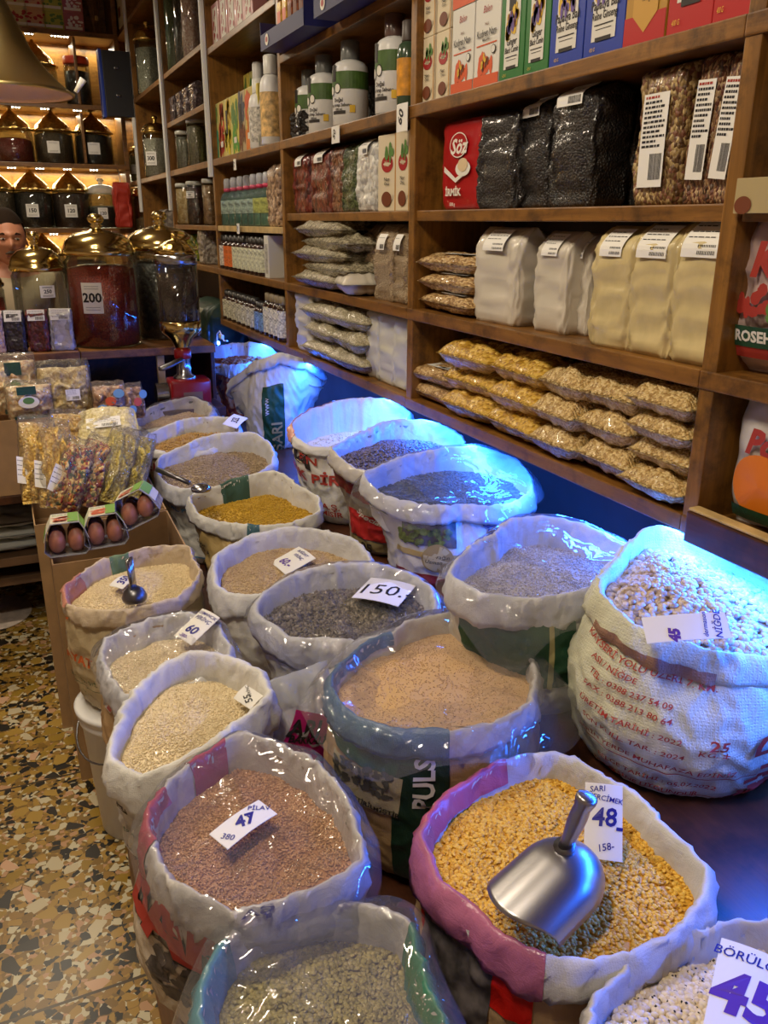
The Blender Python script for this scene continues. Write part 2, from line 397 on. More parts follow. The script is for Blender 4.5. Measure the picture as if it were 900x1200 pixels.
        cz,sz=np.cos(yaw),np.sin(yaw); c1,s1=np.cos(t1),np.sin(t1); c2,s2=np.cos(t2),np.sin(t2)
        x,y,z=pv[:,0][None],pv[:,1][None],pv[:,2][None]
        sc=rng.uniform(.85,1.12,n)[:,None]
        y1=y*c1[:,None]-z*s1[:,None]; z1=y*s1[:,None]+z*c1[:,None]
        x2=x*c2[:,None]+z1*s2[:,None]; z2=-x*s2[:,None]+z1*c2[:,None]
        x3=x2*cz[:,None]-y1*sz[:,None]; y3=x2*sz[:,None]+y1*cz[:,None]
        Gv=np.stack([x3*sc,y3*sc,z2*sc],-1)+pos[:,None,:]; k=len(pv)
        b=len(V); allV=np.concatenate([V,Gv.reshape(-1,3)]); allF=Fc[:]; mi=[0]*len(Fc)
        for g in range(n):
            o=b+g*k
            for f,m in zip(pf,pi): allF.append(tuple(o+q for q in f)); mi.append(m)
        o0=np.array([cx,cy,s.z-s.gd]); o=mk(name,(allV-o0).tolist(),allF,mats,None,True,mi); o.location=tuple(o0)
        tag(o,label,cat,kind='stuff'); return o
    def film(s,label,seed=1,ext=1.06,drop=.05,sag=.02,mat=None,dirs=None,amp=.012,dome=0,rise=.006):
        cx,cy=s.c[0]+s.lean[0],s.c[1]+s.lean[1]; V=[];Fc=[];N=40;M=NTH
        for j in range(N+1):
            rho=j/N*ext if j else .0
            for i,a in enumerate(s.q):
                e=1.
                if dirs:
                    for da,k,wd in dirs:
                        dd=(a-da+PI)%(2*PI)-PI; e+=k*math.exp(-(dd/wd)**2)
                rh=rho*(1 if rho<1 else 1)*1.0
                if rho>1: rh=1+(rho-1)*e*2
                r=(s.r[i]+.002)*min(rh,1)+max(0,rh-1)*s.rm
                ca,sa=math.cos(a),math.sin(a)
                if rh<=1: z=s.zc.mean()*(1-rh)+s.zc[i]*rh-sag*(1-rh**2.5)+dome*(1-rh*rh)+rise
                else: z=s.zc[i]+rise-drop*((rh-1)/max(.01,(ext-1)*2))**1.2*(1+.4*math.cos(5*a)) 
                if rh>1: r+=.016
                x=r*ca;y=r*sa; w=amp*(min(1,abs(1-rh)*6+.15))
                z+=w*(.7*ridge(x*7,y*7,seed,seed)-.5+.6*nz(x*16,y*16,seed,2))
                V.append((x,y,z-s.z))
        for j in range(N):
            for i in range(M): Fc.append((j*M+i,(j+1)*M+i,(j+1)*M+(i+1)%M,j*M+(i+1)%M))
        o=mk('plastic_sheet',V,Fc,mat or CLEAR,None,True); o.location=(cx,cy,s.z); tag(o,label,'plastic sheet'); return o
# kernel prototypes (unit size)
def ell(nu,nv):
    V=[(0,0,-.5)];F=[]
    for j in range(1,nv):
        p=PI*j/nv-PI/2
        for i in range(nu): V.append((.5*math.cos(p)*math.cos(2*PI*i/nu),.5*math.cos(p)*math.sin(2*PI*i/nu),.5*math.sin(p)))
    V.append((0,0,.5)); n=len(V)-1
    for i in range(nu): F.append((0,1+(i+1)%nu,1+i)); F.append((n,n-nu+i,n-nu+(i+1)%nu))
    for j in range(nv-2):
        for i in range(nu): F.append((1+j*nu+i,1+j*nu+(i+1)%nu,1+(j+1)*nu+(i+1)%nu,1+(j+1)*nu+i))
    return V,F,[0]*len(F)
RICE=ell(4,3); LENT=ell(7,4); BEAN=ell(8,6)
_v,_f,_i=ell(10,6); _i=[0]*len(_f)
PEA=(_v,_f,_i)
def eyepea():
    V,Fc,I=ell(10,8); I=list(I)
    for k,f in enumerate(Fc):
        c=np.mean([V[q] for q in f],axis=0)
        if c[1]>.34 and abs(c[0])<.2 and abs(c[2])<.22: I[k]=1
    return V,Fc,I
EYE=eyepea()
def card(name,label,corners,texts,mat=PAPER,cat='price tag',group=None,th=.0012):
    """stiff slip given by its four corners TL,TR,BR,BL; texts=(string,u,v,size,ink,bold,rot) in card fractions"""
    TL,TR,BR,BL=[Vector(c) for c in corners]; c=(TL+TR+BR+BL)/4
    u=((TR-TL)+(BR-BL))/2; v=((TL-BL)+(TR-BR))/2; w,h=u.length,v.length; u.normalize(); v=(v-u*v.dot(u)).normalized(); n=u.cross(v)
    if n.dot(c-Vector((0,0,CH)))>0: n=-n
    root=empty(name,c); tag(root,label,cat,group)
    g=G(); B=8; fr=[];bk=[]
    V=[];Fc=[]
    for j in range(B+1):
        for i in range(B+1):
            a=i/B-.5;b=j/B-.5; q=u*(a*w)+v*(b*h)+n*(.004*math.sin(PI*(a+.5))*min(1,w/.05)); V.append(q)
    m=len(V); V2=[q-n*th for q in V]
    for j in range(B):
        for i in range(B):
            k=j*(B+1)+i; Fc.append((k,k+1,k+B+2,k+B+1)); Fc.append((m+k,m+k+B+1,m+k+B+2,m+k+1))
    g.add(V+V2,Fc); g.build('card_slip',mat,root,True)
    if texts:
        g=G();ms=[]
        for t in texts:
            s_,a,b,sz,ink,bold,rot=t
            if ink not in ms: ms.append(ink)
            TV,TF=text2d(s_,sz*h,bold,.15); TV=rot2d(TV,rot)
            P=[]
            for x,y in TV:
                x=x+a*w;y=y+b*h; P.append(u*x+v*y+n*(.004*math.cos(PI*max(-.5,min(.5,x/w)))*min(1,w/.05)+.0008))
            g.add(P,TF,ms.index(ink))
        g.build('handwriting',ms,root)
    return root
RIM={'A':(0.68,[(577,896),(656,882),(714,914),(783,972),(829,1021),(822,1055),(773,1095),(714,1116),(670,1124),(621,1112),(558,1060),(514,1021),(497,977),(514,943),(543,918)]),'B':(0.93,[(765,615),(835,635),(900,668),(950,705),(965,740),(935,765),(900,768),(849,763),(805,752),(758,738),(721,712),(703,686),(725,653),(743,631)]),'C':(0.66,[(695,1182),(734,1138),(773,1109),(832,1090),(876,1077),(910,1080),(980,1105),(1025,1160),(1010,1230),(920,1280),(780,1285),(705,1240)]),'D':(0.66,[(240,1148),(267,1099),(313,1072),(360,1062),(411,1059),(469,1072),(487,1125),(505,1175),(525,1235),(480,1285),(380,1300),(280,1275),(238,1210)]),'E':(0.7,[(273,861),(340,879),(384,908),(411,952),(422,997),(408,1023),(350,1045),(291,1063),(245,1052),(207,1028),(180,985),(178,945),(211,905),(247,881)]),'F':(0.75,[(539,719),(487,726),(455,745),(413,768),(389,791),(394,819),(427,843),(473,854),(529,854),(581,843),(623,815),(627,782),(609,754),(576,733)]),'G':(0.7,[(132,890),(140,850),(157,813),(173,793),(227,763),(273,773),(307,790),(312,815),(273,843),(227,877),(193,900),(158,905)]),'H':(0.7,[(122,750),(157,733),(213,717),(240,723),(260,747),(270,770),(245,792),(210,803),(177,812),(148,812),(128,785)]),'I':(0.7,[(77,687),(97,670),(150,647),(217,637),(225,655),(225,685),(193,703),(143,712),(93,712),(78,702)]),'J':(0.72,[(252,657),(273,637),(310,622),(347,617),(387,622),(423,640),(432,660),(410,678),(370,692),(310,697),(267,693),(253,677)]),'K':(0.72,[(301,703),(333,679),(394,661),(445,661),(506,689),(509,712),(473,731),(427,745),(371,747),(324,737),(301,717)]),'L':(0.9,[(528,663),(547,647),(580,627),(607,607),(650,605),(700,621),(734,635),(722,662),(699,686),(655,694),(600,699),(560,692),(533,677)]),'M':(0.91,[(427,557),(467,537),(510,527),(557,521),(600,535),(620,557),(622,573),(600,587),(543,590),(483,588),(443,573)]),'N':(0.92,[(390,523),(410,512),(437,500),(477,490),(513,495),(543,513),(540,523),(483,543),(430,552),(400,537)]),'O':(0.92,[(343,497),(360,483),(387,472),(427,467),(460,470),(481,483),(467,500),(433,515),(400,522),(367,523),(347,513)]),'P':(0.93,[(268,447),(293,427),(327,412),(357,420),(379,434),(370,445),(333,453),(293,458),(272,455)]),'Q':(0.93,[(236,410),(260,405),(293,401),(320,408),(326,417),(293,424),(260,427),(238,422)]),'R':(0.72,[(222,580),(260,567),(293,557),(320,552),(347,567),(373,583),(373,600),(347,610),(307,614),(270,613),(237,603)]),'S':(0.75,[(185,537),(220,520),(260,508),(293,506),(313,517),(320,537),(307,552),(243,572),(200,569),(185,555)]),'T':(0.815,[(160,490),(180,477),(227,465),(247,477),(240,490),(205,499),(167,503)]),'U':(0.785,[(170,513),(203,495),(243,488),(272,490),(280,503),(260,520),(200,529),(172,525)])}
# ------------------------------------------------------------------ the room
def st(name,g,m,smooth=False):
    o=g.build(name,m,None,smooth); o['kind']='structure'; return o
def terrazzo():
    t=NT('terrazzo'); v=t.obj()
    base=t.new('ShaderNodeTexNoise',Scale=6.,Detail=3.); t.link(v,base.inputs['Vector'])
    col=t.ramp(base.outputs['Fac'],[(.3,(96,74,34)),(.7,(128,102,52))])
    def chips(col,scale,thr,stops,seed,keep):
        mp=t.new('ShaderNodeMapping'); mp.inputs['Location'].default_value=(seed,seed*2,0); c=t.new('ShaderNodeTexCoord'); t.link(c.outputs['Object'],mp.inputs['Vector'])
        nn=t.new('ShaderNodeTexNoise',Scale=scale*.8,Detail=2.); t.link(mp.outputs[0],nn.inputs['Vector'])
        av=t.new('ShaderNodeVectorMath',operation='MULTIPLY_ADD'); av.inputs[1].default_value=(.35/scale,)*3; t.link(nn.outputs['Color'],av.inputs[0]); t.link(mp.outputs[0],av.inputs[2])
        e=t.new('ShaderNodeTexVoronoi',Scale=scale,feature='DISTANCE_TO_EDGE',voronoi_dimensions='2D'); t.link(av.outputs[0],e.inputs['Vector'])
        w=t.new('ShaderNodeTexVoronoi',Scale=scale,voronoi_dimensions='2D'); t.link(av.outputs[0],w.inputs['Vector'])
        sp=t.new('ShaderNodeSeparateColor'); t.link(w.outputs['Color'],sp.inputs[0])
        m1=t.new('ShaderNodeMath',operation='GREATER_THAN'); m1.inputs[1].default_value=thr; t.link(e.outputs['Distance'],m1.inputs[0])
        m2=t.new('ShaderNodeMath',operation='LESS_THAN'); m2.inputs[1].default_value=keep; t.link(sp.outputs[1],m2.inputs[0])
        m=t.new('ShaderNodeMath',operation='MULTIPLY'); t.link(m1.outputs[0],m.inputs[0]); t.link(m2.outputs[0],m.inputs[1])
        cc=t.ramp(sp.outputs[0],stops,True)
        mx=t.new('ShaderNodeMix',data_type='RGBA'); t.link(m.outputs[0],mx.inputs[0]); t.link(col,mx.inputs[6]); t.link(cc,mx.inputs[7]); return mx.outputs[2]
    A=[(0,(26,25,22)),(.22,(184,176,148)),(.42,(152,120,52)),(.62,(134,102,44)),(.78,(168,130,96)),(.88,(116,88,34))]
    col=chips(col,105.,.0,A,3.1,.8)
    col=chips(col,46.,.07,A,1.3,.55)
    col=chips(col,24.,.10,[(0,(138,110,38)),(.3,(180,168,138)),(.5,(156,126,56)),(.7,(40,36,30)),(.85,(188,150,120))],7.7,.28)
    br=t.new('ShaderNodeTexBrick',Scale=1.,offset=0.,offset_frequency=1); br.inputs['Mortar Size'].default_value=.004; br.inputs['Brick Width'].default_value=.8; br.inputs['Row Height'].default_value=.8
    mp=t.new('ShaderNodeMapping'); mp.inputs['Location'].default_value=(.3,.14,0); c=t.new('ShaderNodeTexCoord'); t.link(c.outputs['Object'],mp.inputs['Vector']); t.link(mp.outputs[0],br.inputs['Vector'])
    mx=t.new('ShaderNodeMix',data_type='RGBA'); t.link(br.outputs['Fac'],mx.inputs[0]); t.link(col,mx.inputs[6]); mx.inputs[7].default_value=L((60,48,30))
    t.link(mx.outputs[2],t.b.inputs['Base Color']); t.b.inputs['Roughness'].default_value=.32; return t.m
FL=terrazzo()
st('floor',G().box(-2.6,1.62,-1.4,8.3,-.06,0),FL)
WALL=plain('wall_paint',(206,184,150),.7,var=.08,vs=3); WALLD=plain('dark_panel',(62,40,26),.6,var=.2,vs=6)
CEIL=plain('ceiling_paint',(206,190,164),.8)
st('wall_right',G().box(1.56,1.62,-1.4,8.3,0,3.6),WALLD)
st('wall_back',G().box(-2.6,1.56,8.14,8.2,0,3.6),WB)
st('wall_left',G().box(-2.66,-2.6,-1.4,8.3,0,3.6),WALL)
st('wall_front',G().box(-2.6,1.62,-1.46,-1.4,0,3.6),WALL)
st('ceiling',G().box(-2.66,1.62,-1.46,8.3,3.6,3.66),CEIL)
# ------------------------------------------------------------------ lower counter under the sacks
SBW=plain('side_board_wood',(118,74,40),.5,var=.2,vs=9)
def stand(name,label,c,parts):
    r=empty(name,(c[0],c[1],0)); tag(r,label,'platform')
    for n,x0,x1,y0,y1,z0,z1,m in parts: G().box(x0-c[0],x1-c[0],y0-c[1],y1-c[1],z0,z1,bev=.003).build(n,m,r,False)
stand('sack_platform','low dark wooden platform carrying the nearest front and middle sacks, brown board along the aisle',(.48,.8),
 [('deck',.125,.808,-.1,1.76,.36,.40,WD),('side_board',.105,.124,-.1,1.76,0,.398,SBW)]+[('leg',x,x+.04,y,y+.04,0,.36,WD) for x in (.15,.74) for y in (-.05,1.6)])
stand('sack_platform','low dark wooden platform behind the egg box carrying the farther middle sacks',(.6,2.8),
 [('deck',.40,.808,1.765,3.75,.36,.40,WD),('side_board',.40,.415,1.765,3.75,0,.36,WD)]+[('leg',x,x+.04,y,y+.04,0,.36,WD) for x in (.43,.74) for y in (1.85,3.6)])
stand('raised_platform','higher dark wooden step along the wall carrying the blue-lit back row of sacks',(1.05,2.3),
 [('deck',.81,1.30,-.1,4.75,.565,.60,WD),('riser_board',.812,.83,-.1,4.7,0,.564,WD)])
# ------------------------------------------------------------------ sacks: spec
def wv(n,c,**k): return woven(n,c,**k)
W1=wv('white_woven',(214,212,206)); W2=wv('cool_woven',(206,206,208)); CR=wv('cream_woven',(206,194,160),scale=300,strength=.6)
CRB=wv('bean_woven',(204,204,178),scale=190,strength=1.,var=.1)
TAN=wv('clear_woven_tan',(178,146,104)); TANW=wv('clear_woven_rice',(196,178,140)); HZ=wv('hazy_poly',(196,192,188),rough=.25,strength=.15)
HZB=wv('hazy_brown_poly',(196,182,162),rough=.25,strength=.15)
BUL=wv('clear_woven_bulgur',(176,150,96)); GRN=wv('green_print',(28,74,46),var=.15); GRND=wv('dark_green_print',(22,50,34)); RED=wv('red_print',(178,34,26),var=.12); REDD=wv('dark_red_print',(110,22,26)); 
PINKC=wv('pink_cuff',(186,96,132),rough=.28,strength=.2); BLUEC=wv('blue_cuff',(84,112,140),rough=.3); DK=plain('print_black',(34,30,30),.5)
TXR=plain('print_red',(160,48,36),.6); TXO=plain('print_orange',(206,98,36),.55); TXG=plain('print_green',(34,84,50),.55); TXB=plain('print_blue',(30,52,110),.55); TXC=plain('print_cyan',(60,130,180),.55); TXW=plain('print_white',(216,212,200),.55); GOLD=plain('print_gold',(170,148,92),.45); PHOTO=plain('print_photo_grey',(84,78,76),.5,var=.5,vs=40); OLIVE=plain('print_olive',(96,108,54),.6,var=.5,vs=60)
TXN=plain('print_navy',(60,54,96),.6)
SK={}
def sack(k,name,label,body,cuff,zb,**kw):
    z,pts=RIM[k]; s=Sack(k,pts,z,zb,name,label,body,cuff,seed=ord(k)-60,**kw); SK[k]=s; return s
A_=sack('A','grain_sack','yellow split lentil sack with steel scoop and pink and white rim, bottom centre',TAN,W2,.40,gd=.045,ch=.06,tilt=.01,roll=.021,bulge=.012)
B_=sack('B','bean_sack','big cream woven sack of beans with red printed address lines, right edge by the shelf',CRB,CRB,.60,gd=.035,ch=.055,tilt=.045,roll=.024,bulge=.03,kb=1.02)
C_=sack('C','pea_sack','open sack of black-eyed peas with whitish rim in the bottom right corner',W2,HZ,.40,gd=.05,ch=.06,tilt=0,roll=.02,kb=.85)
D_=sack('D','lentil_sack','open clear sack of green lentils at the bottom centre left, its rim striped green',HZ,HZ,.40,gd=.06,ch=.07,tilt=0,roll=.02,kb=.95)
E_=sack('E','bulgur_sack','open sack of reddish brown bulgur under film, big red letters on its left side',HZB,HZ,.40,gd=.06,ch=.07,tilt=.01,kb=.98,bulge=.02)
F_S=sack('F','pulses_sack','green and tan sack of semolina-coloured grain reading PULSES, covered by a clear sheet',TAN,HZ,.40,gd=.04,ch=.05,tilt=.01,bulge=.02)
G_=sack('G','rice_sack','white cloth sack of pale rice with folded rim and the price 55 slip',W1,W1,.40,gd=.05,ch=.075,tilt=.03,roll=.026,bulge=.012)
H_=sack('H','rice_sack','half hidden film-covered rice sack with red letters, behind the price 55 sack',TAN,W2,.40,gd=.05,ch=.06,tilt=.03,kb=1.0)
I_=sack('I','rice_sack','rice sack with orange print and upright scoop on the white bucket',TANW,wv('cream_cuff',(206,188,160)),.385,gd=.05,ch=.05,tilt=.02,bulge=.015,roll=.014)
J_=sack('J','rice_sack','plain white sack of brownish rice with the price 60 slip, near the middle',W1,W2,.40,gd=.05,ch=.07,tilt=.03,roll=.024)
K_=sack('K','tea_sack','plain white sack of dark dried leaves under film with the price 150 slip',W1,W2,.40,gd=.05,ch=.07,tilt=.04,roll=.024,bulge=.02)
L_S=sack('L','seed_sack','blue-lit sack of small bluish seeds with green printed side, left of the bean sack',wv('plain_white_sack',(206,204,196)),W2,.60,gd=.06,ch=.07,tilt=.03,roll=.02,bulge=.02)
M_=sack('M','lentil_sack','blue-lit sack with a farming photograph and round gold seal on its front',HZ,W2,.60,gd=.06,ch=.05,tilt=.04,bulge=.01,kb=.88)
N_=sack('N','lentil_sack','blue-lit sack with red front reading special and 25',wv('grey_clear',(150,140,124)),HZ,.60,gd=.05,ch=.05,tilt=.045,bulge=.01,kb=.9)
O_=sack('O','rice_sack','blue-lit white sack with red lettering reading PİRİNÇ',W1,W2,.60,gd=.09,ch=.03,tilt=.05,bulge=.02)
P_S=sack('P','rice_sack','blue-lit white sack with a vertical green stripe, near the far end of the shelf wall',W1,W2,.60,gd=.07,ch=.05,tilt=.10,bulge=.02,roll=.022)
Q_=sack('Q','dried_fruit_sack','farthest sack by the shelf wall, clear with orange dried fruit inside',content('dried_fruit',[(150,58,24),(190,90,40),(110,36,20),(196,130,80)],45,.6),W2,.60,gd=.05,ch=.06,tilt=.05)
R_S=sack('R','bulgur_sack','tan sack of yellow bulgur with green and blue patches on its rim, reading Bulgur',BUL,W1,.40,gd=.06,ch=.05,tilt=.05,bulge=.02)
S_=sack('S','grain_sack','white sack with light blue print holding beige grain, behind the yellow bulgur',W1,W2,.40,gd=.05,ch=.06,tilt=.06,bulge=.005,kb=.85)
T_=sack('T','grain_sack','farthest sack of the middle row with pale grain and bluish grey rim',wv('green_grey',(92,100,84)),HZ,.40,gd=.05,ch=.04,tilt=.035,wr=1.2,kb=.85)
U_S=sack('U','noodle_sack','dark green topped sack of tan noodles behind the white sack with light blue print',wv('cream_lower',(150,132,104)),W2,.40,gd=.05,ch=.035,tilt=.04,kb=.85)
# grain
g=grain_mat
A_.grain('yellow_lentils','heap of yellow split lentils in the sack at bottom centre','lentils',g('g_yellow',[(206,150,34),(228,178,62),(238,196,88),(190,132,26)],.5),LENT,7500,(.0082,.0082,.0036),.02,(-.0,.02))
B_.grain('beans','heap of beans in the cream woven sack at the right edge','beans',g('g_bean',[(150,132,118),(196,176,152),(214,196,176),(170,150,130)],.35,.3),BEAN,2300,(.0185,.0125,.010),.03,(0,.04))
C_.grain('black_eyed_peas','heap of black-eyed peas in the bottom right corner','peas',[g('g_pea',[(222,204,170),(236,222,194),(208,188,152)],.4,.2),plain('pea_eye',(24,16,12),.4)],EYE,2800,(.0095,.012,.0085),.02,fl=1.2)
D_.grain('green_lentils','heap of green lentils at the bottom centre left','lentils',g('g_green',[(138,126,64),(164,150,84),(114,104,50),(176,160,100)],.5),LENT,4800,(.0088,.0088,.0036),.02)
E_.grain('brown_bulgur','heap of reddish brown bulgur under film with the price 47 slip','bulgur',g('g_brown',[(160,112,68),(194,144,96),(208,162,114),(144,94,56)],.5,.2),RICE,10000,(.0066,.0032,.0028),.02)
F_S.grain('semolina','smooth heap of beige semolina inside the PULSES sack','semolina',g('g_semo',[(196,160,110),(208,174,126)],.8),RICE,3500,(.003,.0025,.002),.035)
RW=g('g_rice',[(226,206,164),(238,222,186),(214,192,148)],.45,.2)
G_.grain('white_rice','heap of pale rice with the price 55 slip','rice',RW,RICE,11000,(.0070,.0028,.0025),.03,(.0,.03))
H_.grain('white_rice','heap of pale rice under film between the two other left rice sacks','rice',RW,RICE,7000,(.0070,.0028,.0025),.025)
I_.grain('white_rice','heap of pale rice around the upright metal scoop','rice',RW,RICE,7500,(.0070,.0028,.0025),.03,(0,.03))
J_.grain('brown_rice','heap of brownish rice beside the price 60 slip','rice',g('g_brice',[(190,164,124),(206,182,142),(172,142,104)],.5),RICE,7500,(.0070,.0028,.0025),.02,(0,.03))
K_.grain('dried_leaves','heap of dark dried leaves under film beside the price 150 slip','dried leaves',g('g_leaf',[(96,84,70),(136,124,106),(70,58,48),(166,154,136)],.5,.2),ell(5,2),2600,(.022,.013,.005),.02,fl=.7)
L_S.grain('small_seeds','heap of small bluish seeds left of the bean sack','seeds',g('g_seed',[(176,168,156),(214,208,196),(150,140,130)],.5),RICE,6500,(.005,.0034,.003),.02,(0,.05))
M_.grain('dark_lentils','heap of dark lentils in the sack with the farming photograph','lentils',g('g_dlent',[(70,74,56),(96,98,70),(52,50,42)],.5),LENT,3000,(.008,.008,.004),.02,(0,.05))
N_.grain('grey_lentils','heap of grey lentils in the blue-lit red fronted sack','lentils',g('g_glent',[(96,86,92),(126,116,120),(74,66,70)],.5),LENT,2500,(.009,.009,.005),.02,(0,.05))
O_.grain('loose_rice','rice deep inside the sack reading PİRİNÇ','rice',RW,RICE,800,(.0085,.0032,.0028),0)
P_S.grain('loose_rice','rice deep inside the sack with the vertical green stripe','rice',RW,RICE,500,(.0085,.0032,.0028),0)
Q_.grain('dried_fruit','dried fruit pieces in the farthest sack by the shelf wall','dried fruit',g('g_fruit',[(150,70,30),(190,110,60)],.5),ell(5,3),300,(.03,.02,.01),0)
R_S.grain('yellow_bulgur','heap of yellow bulgur in the sack reading Bulgur','bulgur',g('g_ybul',[(186,146,30),(206,168,50),(166,126,22)],.5),RICE,4500,(.0065,.005,.004),.02,(0,.05))
S_.grain('beige_grain','heap of beige grain in the sack with light blue print','grain',g('g_beige',[(150,130,104),(186,166,136),(130,108,84)],.5),RICE,4500,(.0075,.005,.004),.02,(0,.05))
T_.grain('pale_grain','pale grain in the farthest sack of the middle row','grain',g('g_pale',[(186,158,116),(206,180,140)],.5),RICE,1500,(.008,.005,.004),.02)
U_S.grain('tan_noodles','tan noodles in the dark green topped sack','noodles',g('g_nood',[(178,140,80),(206,170,104),(160,120,64)],.5),RICE,1800,(.022,.004,.004),.03,fl=.6)

_c=[(PJ(1.09+.14*math.cos(a),.50+.14*math.sin(a),.88)) for a in [k*PI/5 for k in range(10)]]
RIM['V']=(.88,[(float(p[0]),float(p[1])) for p in _c])
V_=sack('V','grain_sack','pale sack whose side just shows at the right edge below the bean sack',W1,W2,.60,tilt=0)
V_.grain('pale_grain','pale grain in the sack cut by the right edge','grain',RW,RICE,600,(.008,.004,.004),.01)
# ------------------------------------------------------------------ print on the sacks
def T(s,txt,px,py,size,mat,rot=0,bold=0,shear=0,cuff=False,name='printed_text',skew=0,lift=.0058):
    V,Fc=text2d(txt,size,bold,shear); return s.decal(name,[(V,Fc,mat)],px,py,rot=rot,cuff=cuff,skew=skew,lift=lift)
def Pt(s,px,py,w,h,mat,cuff=False,name='print_patch',rot=0,n=24,m=8,lift=.0012,at=None):
    n=max(2,int(w/.0045)); m=max(1,int(h/.0045)); lift+=.0018
    return s.decal(name,[(*rect2d(-w/2,-h/2,w/2,h/2,n,m),mat)],px,py,rot=rot,cuff=cuff,lift=lift,at=at)
def arc(s,t0,t1,mat,a=0,b=1,name='rim_patch',lift=.0022,inner=True):
    """coloured length of the folded rim between two bearings"""
    t1=t0+((t1-t0+PI)%(2*PI)-PI); A=s.C; J0,J1=int(a*(len(A)-1)),int(b*(len(A)-1)); g=G(); V=[];Fc=[]; n=max(4,int(abs(t1-t0)/(2*PI)*NTH)); m=J1-J0+1
    ox=np.array([s.c[0],s.c[1],s.zb])
    for j in range(J0,J1+1):
        for i in range(n+1):
            th=t0+(t1-t0)*i/n; k=(th%(2*PI))/(2*PI)*NTH; i0=int(k)%NTH; f=k-int(k); p=A[j,i0]*(1-f)+A[j,(i0+1)%NTH]*f
            sg=1 if j<8 else (-1 if j>11 else 0); p=p+np.array([math.cos(th)*sg,math.sin(th)*sg,.0 if sg else 1.])*lift
            V.append(tuple(p-ox))
    for j in range(m-1):
        for i in range(n): Fc.append((j*(n+1)+i,j*(n+1)+i+1,(j+1)*(n+1)+i+1,(j+1)*(n+1)+i))
    return mk(name,V,Fc,mat,s.root)
def TH(s,px,py):
    w=U(px,py,z=s.z); return math.atan2(w.y-s.c[1],w.x-s.c[0])
# bean sack
for t,x,y,z_,b in [('KAYSERİ YOLU ÜZERİ 7. KM.',752,781,.0185,.0),('ASI / NİĞDE',714,784,.0158,0),('TEL : 0388 237 54 09',730,808,.0158,0),('FAX : 0388 213 80 64',728,824,.0158,0),('ÜRETİM TARİHİ : 2022',729,851,.0158,0),('SON KULL. TAR. : 2024',727,867,.0158,0),
    ('25',836,872,.028,.01),('KG. ±',838,889,.017,0),('SERİN YERDE MUHAFAZA EDİNİZ',752,890,.0158,0),('BELGE TARİHİ : 05.07.2022',762,915,.0158,0),('KODEKSİNE UYGUNDUR',742,925,.0158,0)]:
    T(B_,t,x,y,z_,TXR,bold=.012+b,shear=.15)
T(B_,'iroğlu D',889,925,.078,TXR,rot=90,bold=.02)
Pt(B_,765,905,.30,.0022,TXR,name='printed_line',n=40,m=1); Pt(B_,765,938,.27,.0022,TXR,name='printed_line',n=40,m=1)
arc(B_,TH(B_,700,700),TH(B_,860,762),wv('brown_stitched_band',(150,116,96),scale=200,strength=1.),.14,.30,'stitched_band')
# yellow lentils
arc(A_,TH(A_,590,890),TH(A_,497,965),PINKC,.05,.85); arc(A_,TH(A_,497,965),TH(A_,640,1118),wv('pink_cuff_light',(176,104,140),rough=.25,strength=.2),.05,.85)
Pt(A_,548,1105,.22,.11,wv('bright_red',(190,28,20),rough=.25,strength=.1),lift=.001)
Pt(A_,520,1130,.15,.30,PHOTO,name='printed_picture',lift=.0016)
# E
T(E_,'BAK',190,1080,.125,TXR,bold=.045,lift=.0064); T(E_,'BAK',190,1080,.135,DK,bold=.05,lift=.0048)
T(E_,'B',172,1015,.11,TXR,bold=.045)
arc(E_,TH(E_,180,985),TH(E_,184,925),wv('rim_red_print',(170,70,90),rough=.25,strength=.2),.0,.75); arc(E_,TH(E_,222,900),TH(E_,262,866),wv('rim_red_print',(170,70,90)),.3,.95)
E_.decal('printed_picture',[(*blob2d(60,.11,.12,4,(.003,.02)),PHOTO)],210,1150)
T(E_,'AŞ',300,1050,.028,TXN,cuff=True,bold=.03)
# D
arc(D_,TH(D_,238,1200),TH(D_,262,1100),wv('rim_blue_green',(84,140,150),rough=.22,strength=.2),.1,.9); arc(D_,TH(D_,510,1200),TH(D_,478,1085),wv('rim_green',(60,120,96),rough=.22,strength=.2),.1,.9)
# pulses
Pt(F_S,496,960,.092,.335,GRND,n=12,m=24,lift=.001); Pt(F_S,415,870,.16,.085,GRN,rot=-12,lift=.0014); Pt(F_S,490,880,.095,.05,GRN,lift=.0017)
Pt(F_S,424,922,.135,.085,wv('sack_cream',(178,166,132)),lift=.0022,name='picture_panel',rot=-4)
F_S.decal('printed_landscape',[(*blob2d(90,.115,.05,9,(.002,.008)),plain('sketch_grey',(86,84,74),.6))],424,915,lift=.006,rot=-4)
T(F_S,'YETİŞTİRİLMİŞTİR.',430,944,.0125,DK,bold=.03,rot=-4,lift=.007); T(F_S,'PULSES',497,905,.047,TXW,rot=90,bold=.03,lift=.007)
arc(F_S,TH(F_S,455,742),TH(F_S,528,856),BLUEC,.0,.8)
# G
T(G_,'yiğit',137,912,.040,TXN,rot=-38,bold=.04); T(G_,'R',217,911,.05,TXN,bold=.05,rot=12); T(G_,'mükemmel',133,932,.016,TXG,bold=.02,rot=-6)
Pt(G_,146,952,.066,.022,DK,rot=-10,lift=.001); T(G_,'PİRİNÇ',147,952,.0125,TXW,bold=.03,rot=-10); T(G_,'TİP A',147,972,.0125,TXG,rot=-6,bold=.02)
T(G_,'NO: 17',150,1010,.013,DK,rot=-6); T(G_,'BUCAK',152,1022,.014,DK,rot=-6,bold=.02); T(G_,'0 774',155,1034,.014,DK,rot=-6)
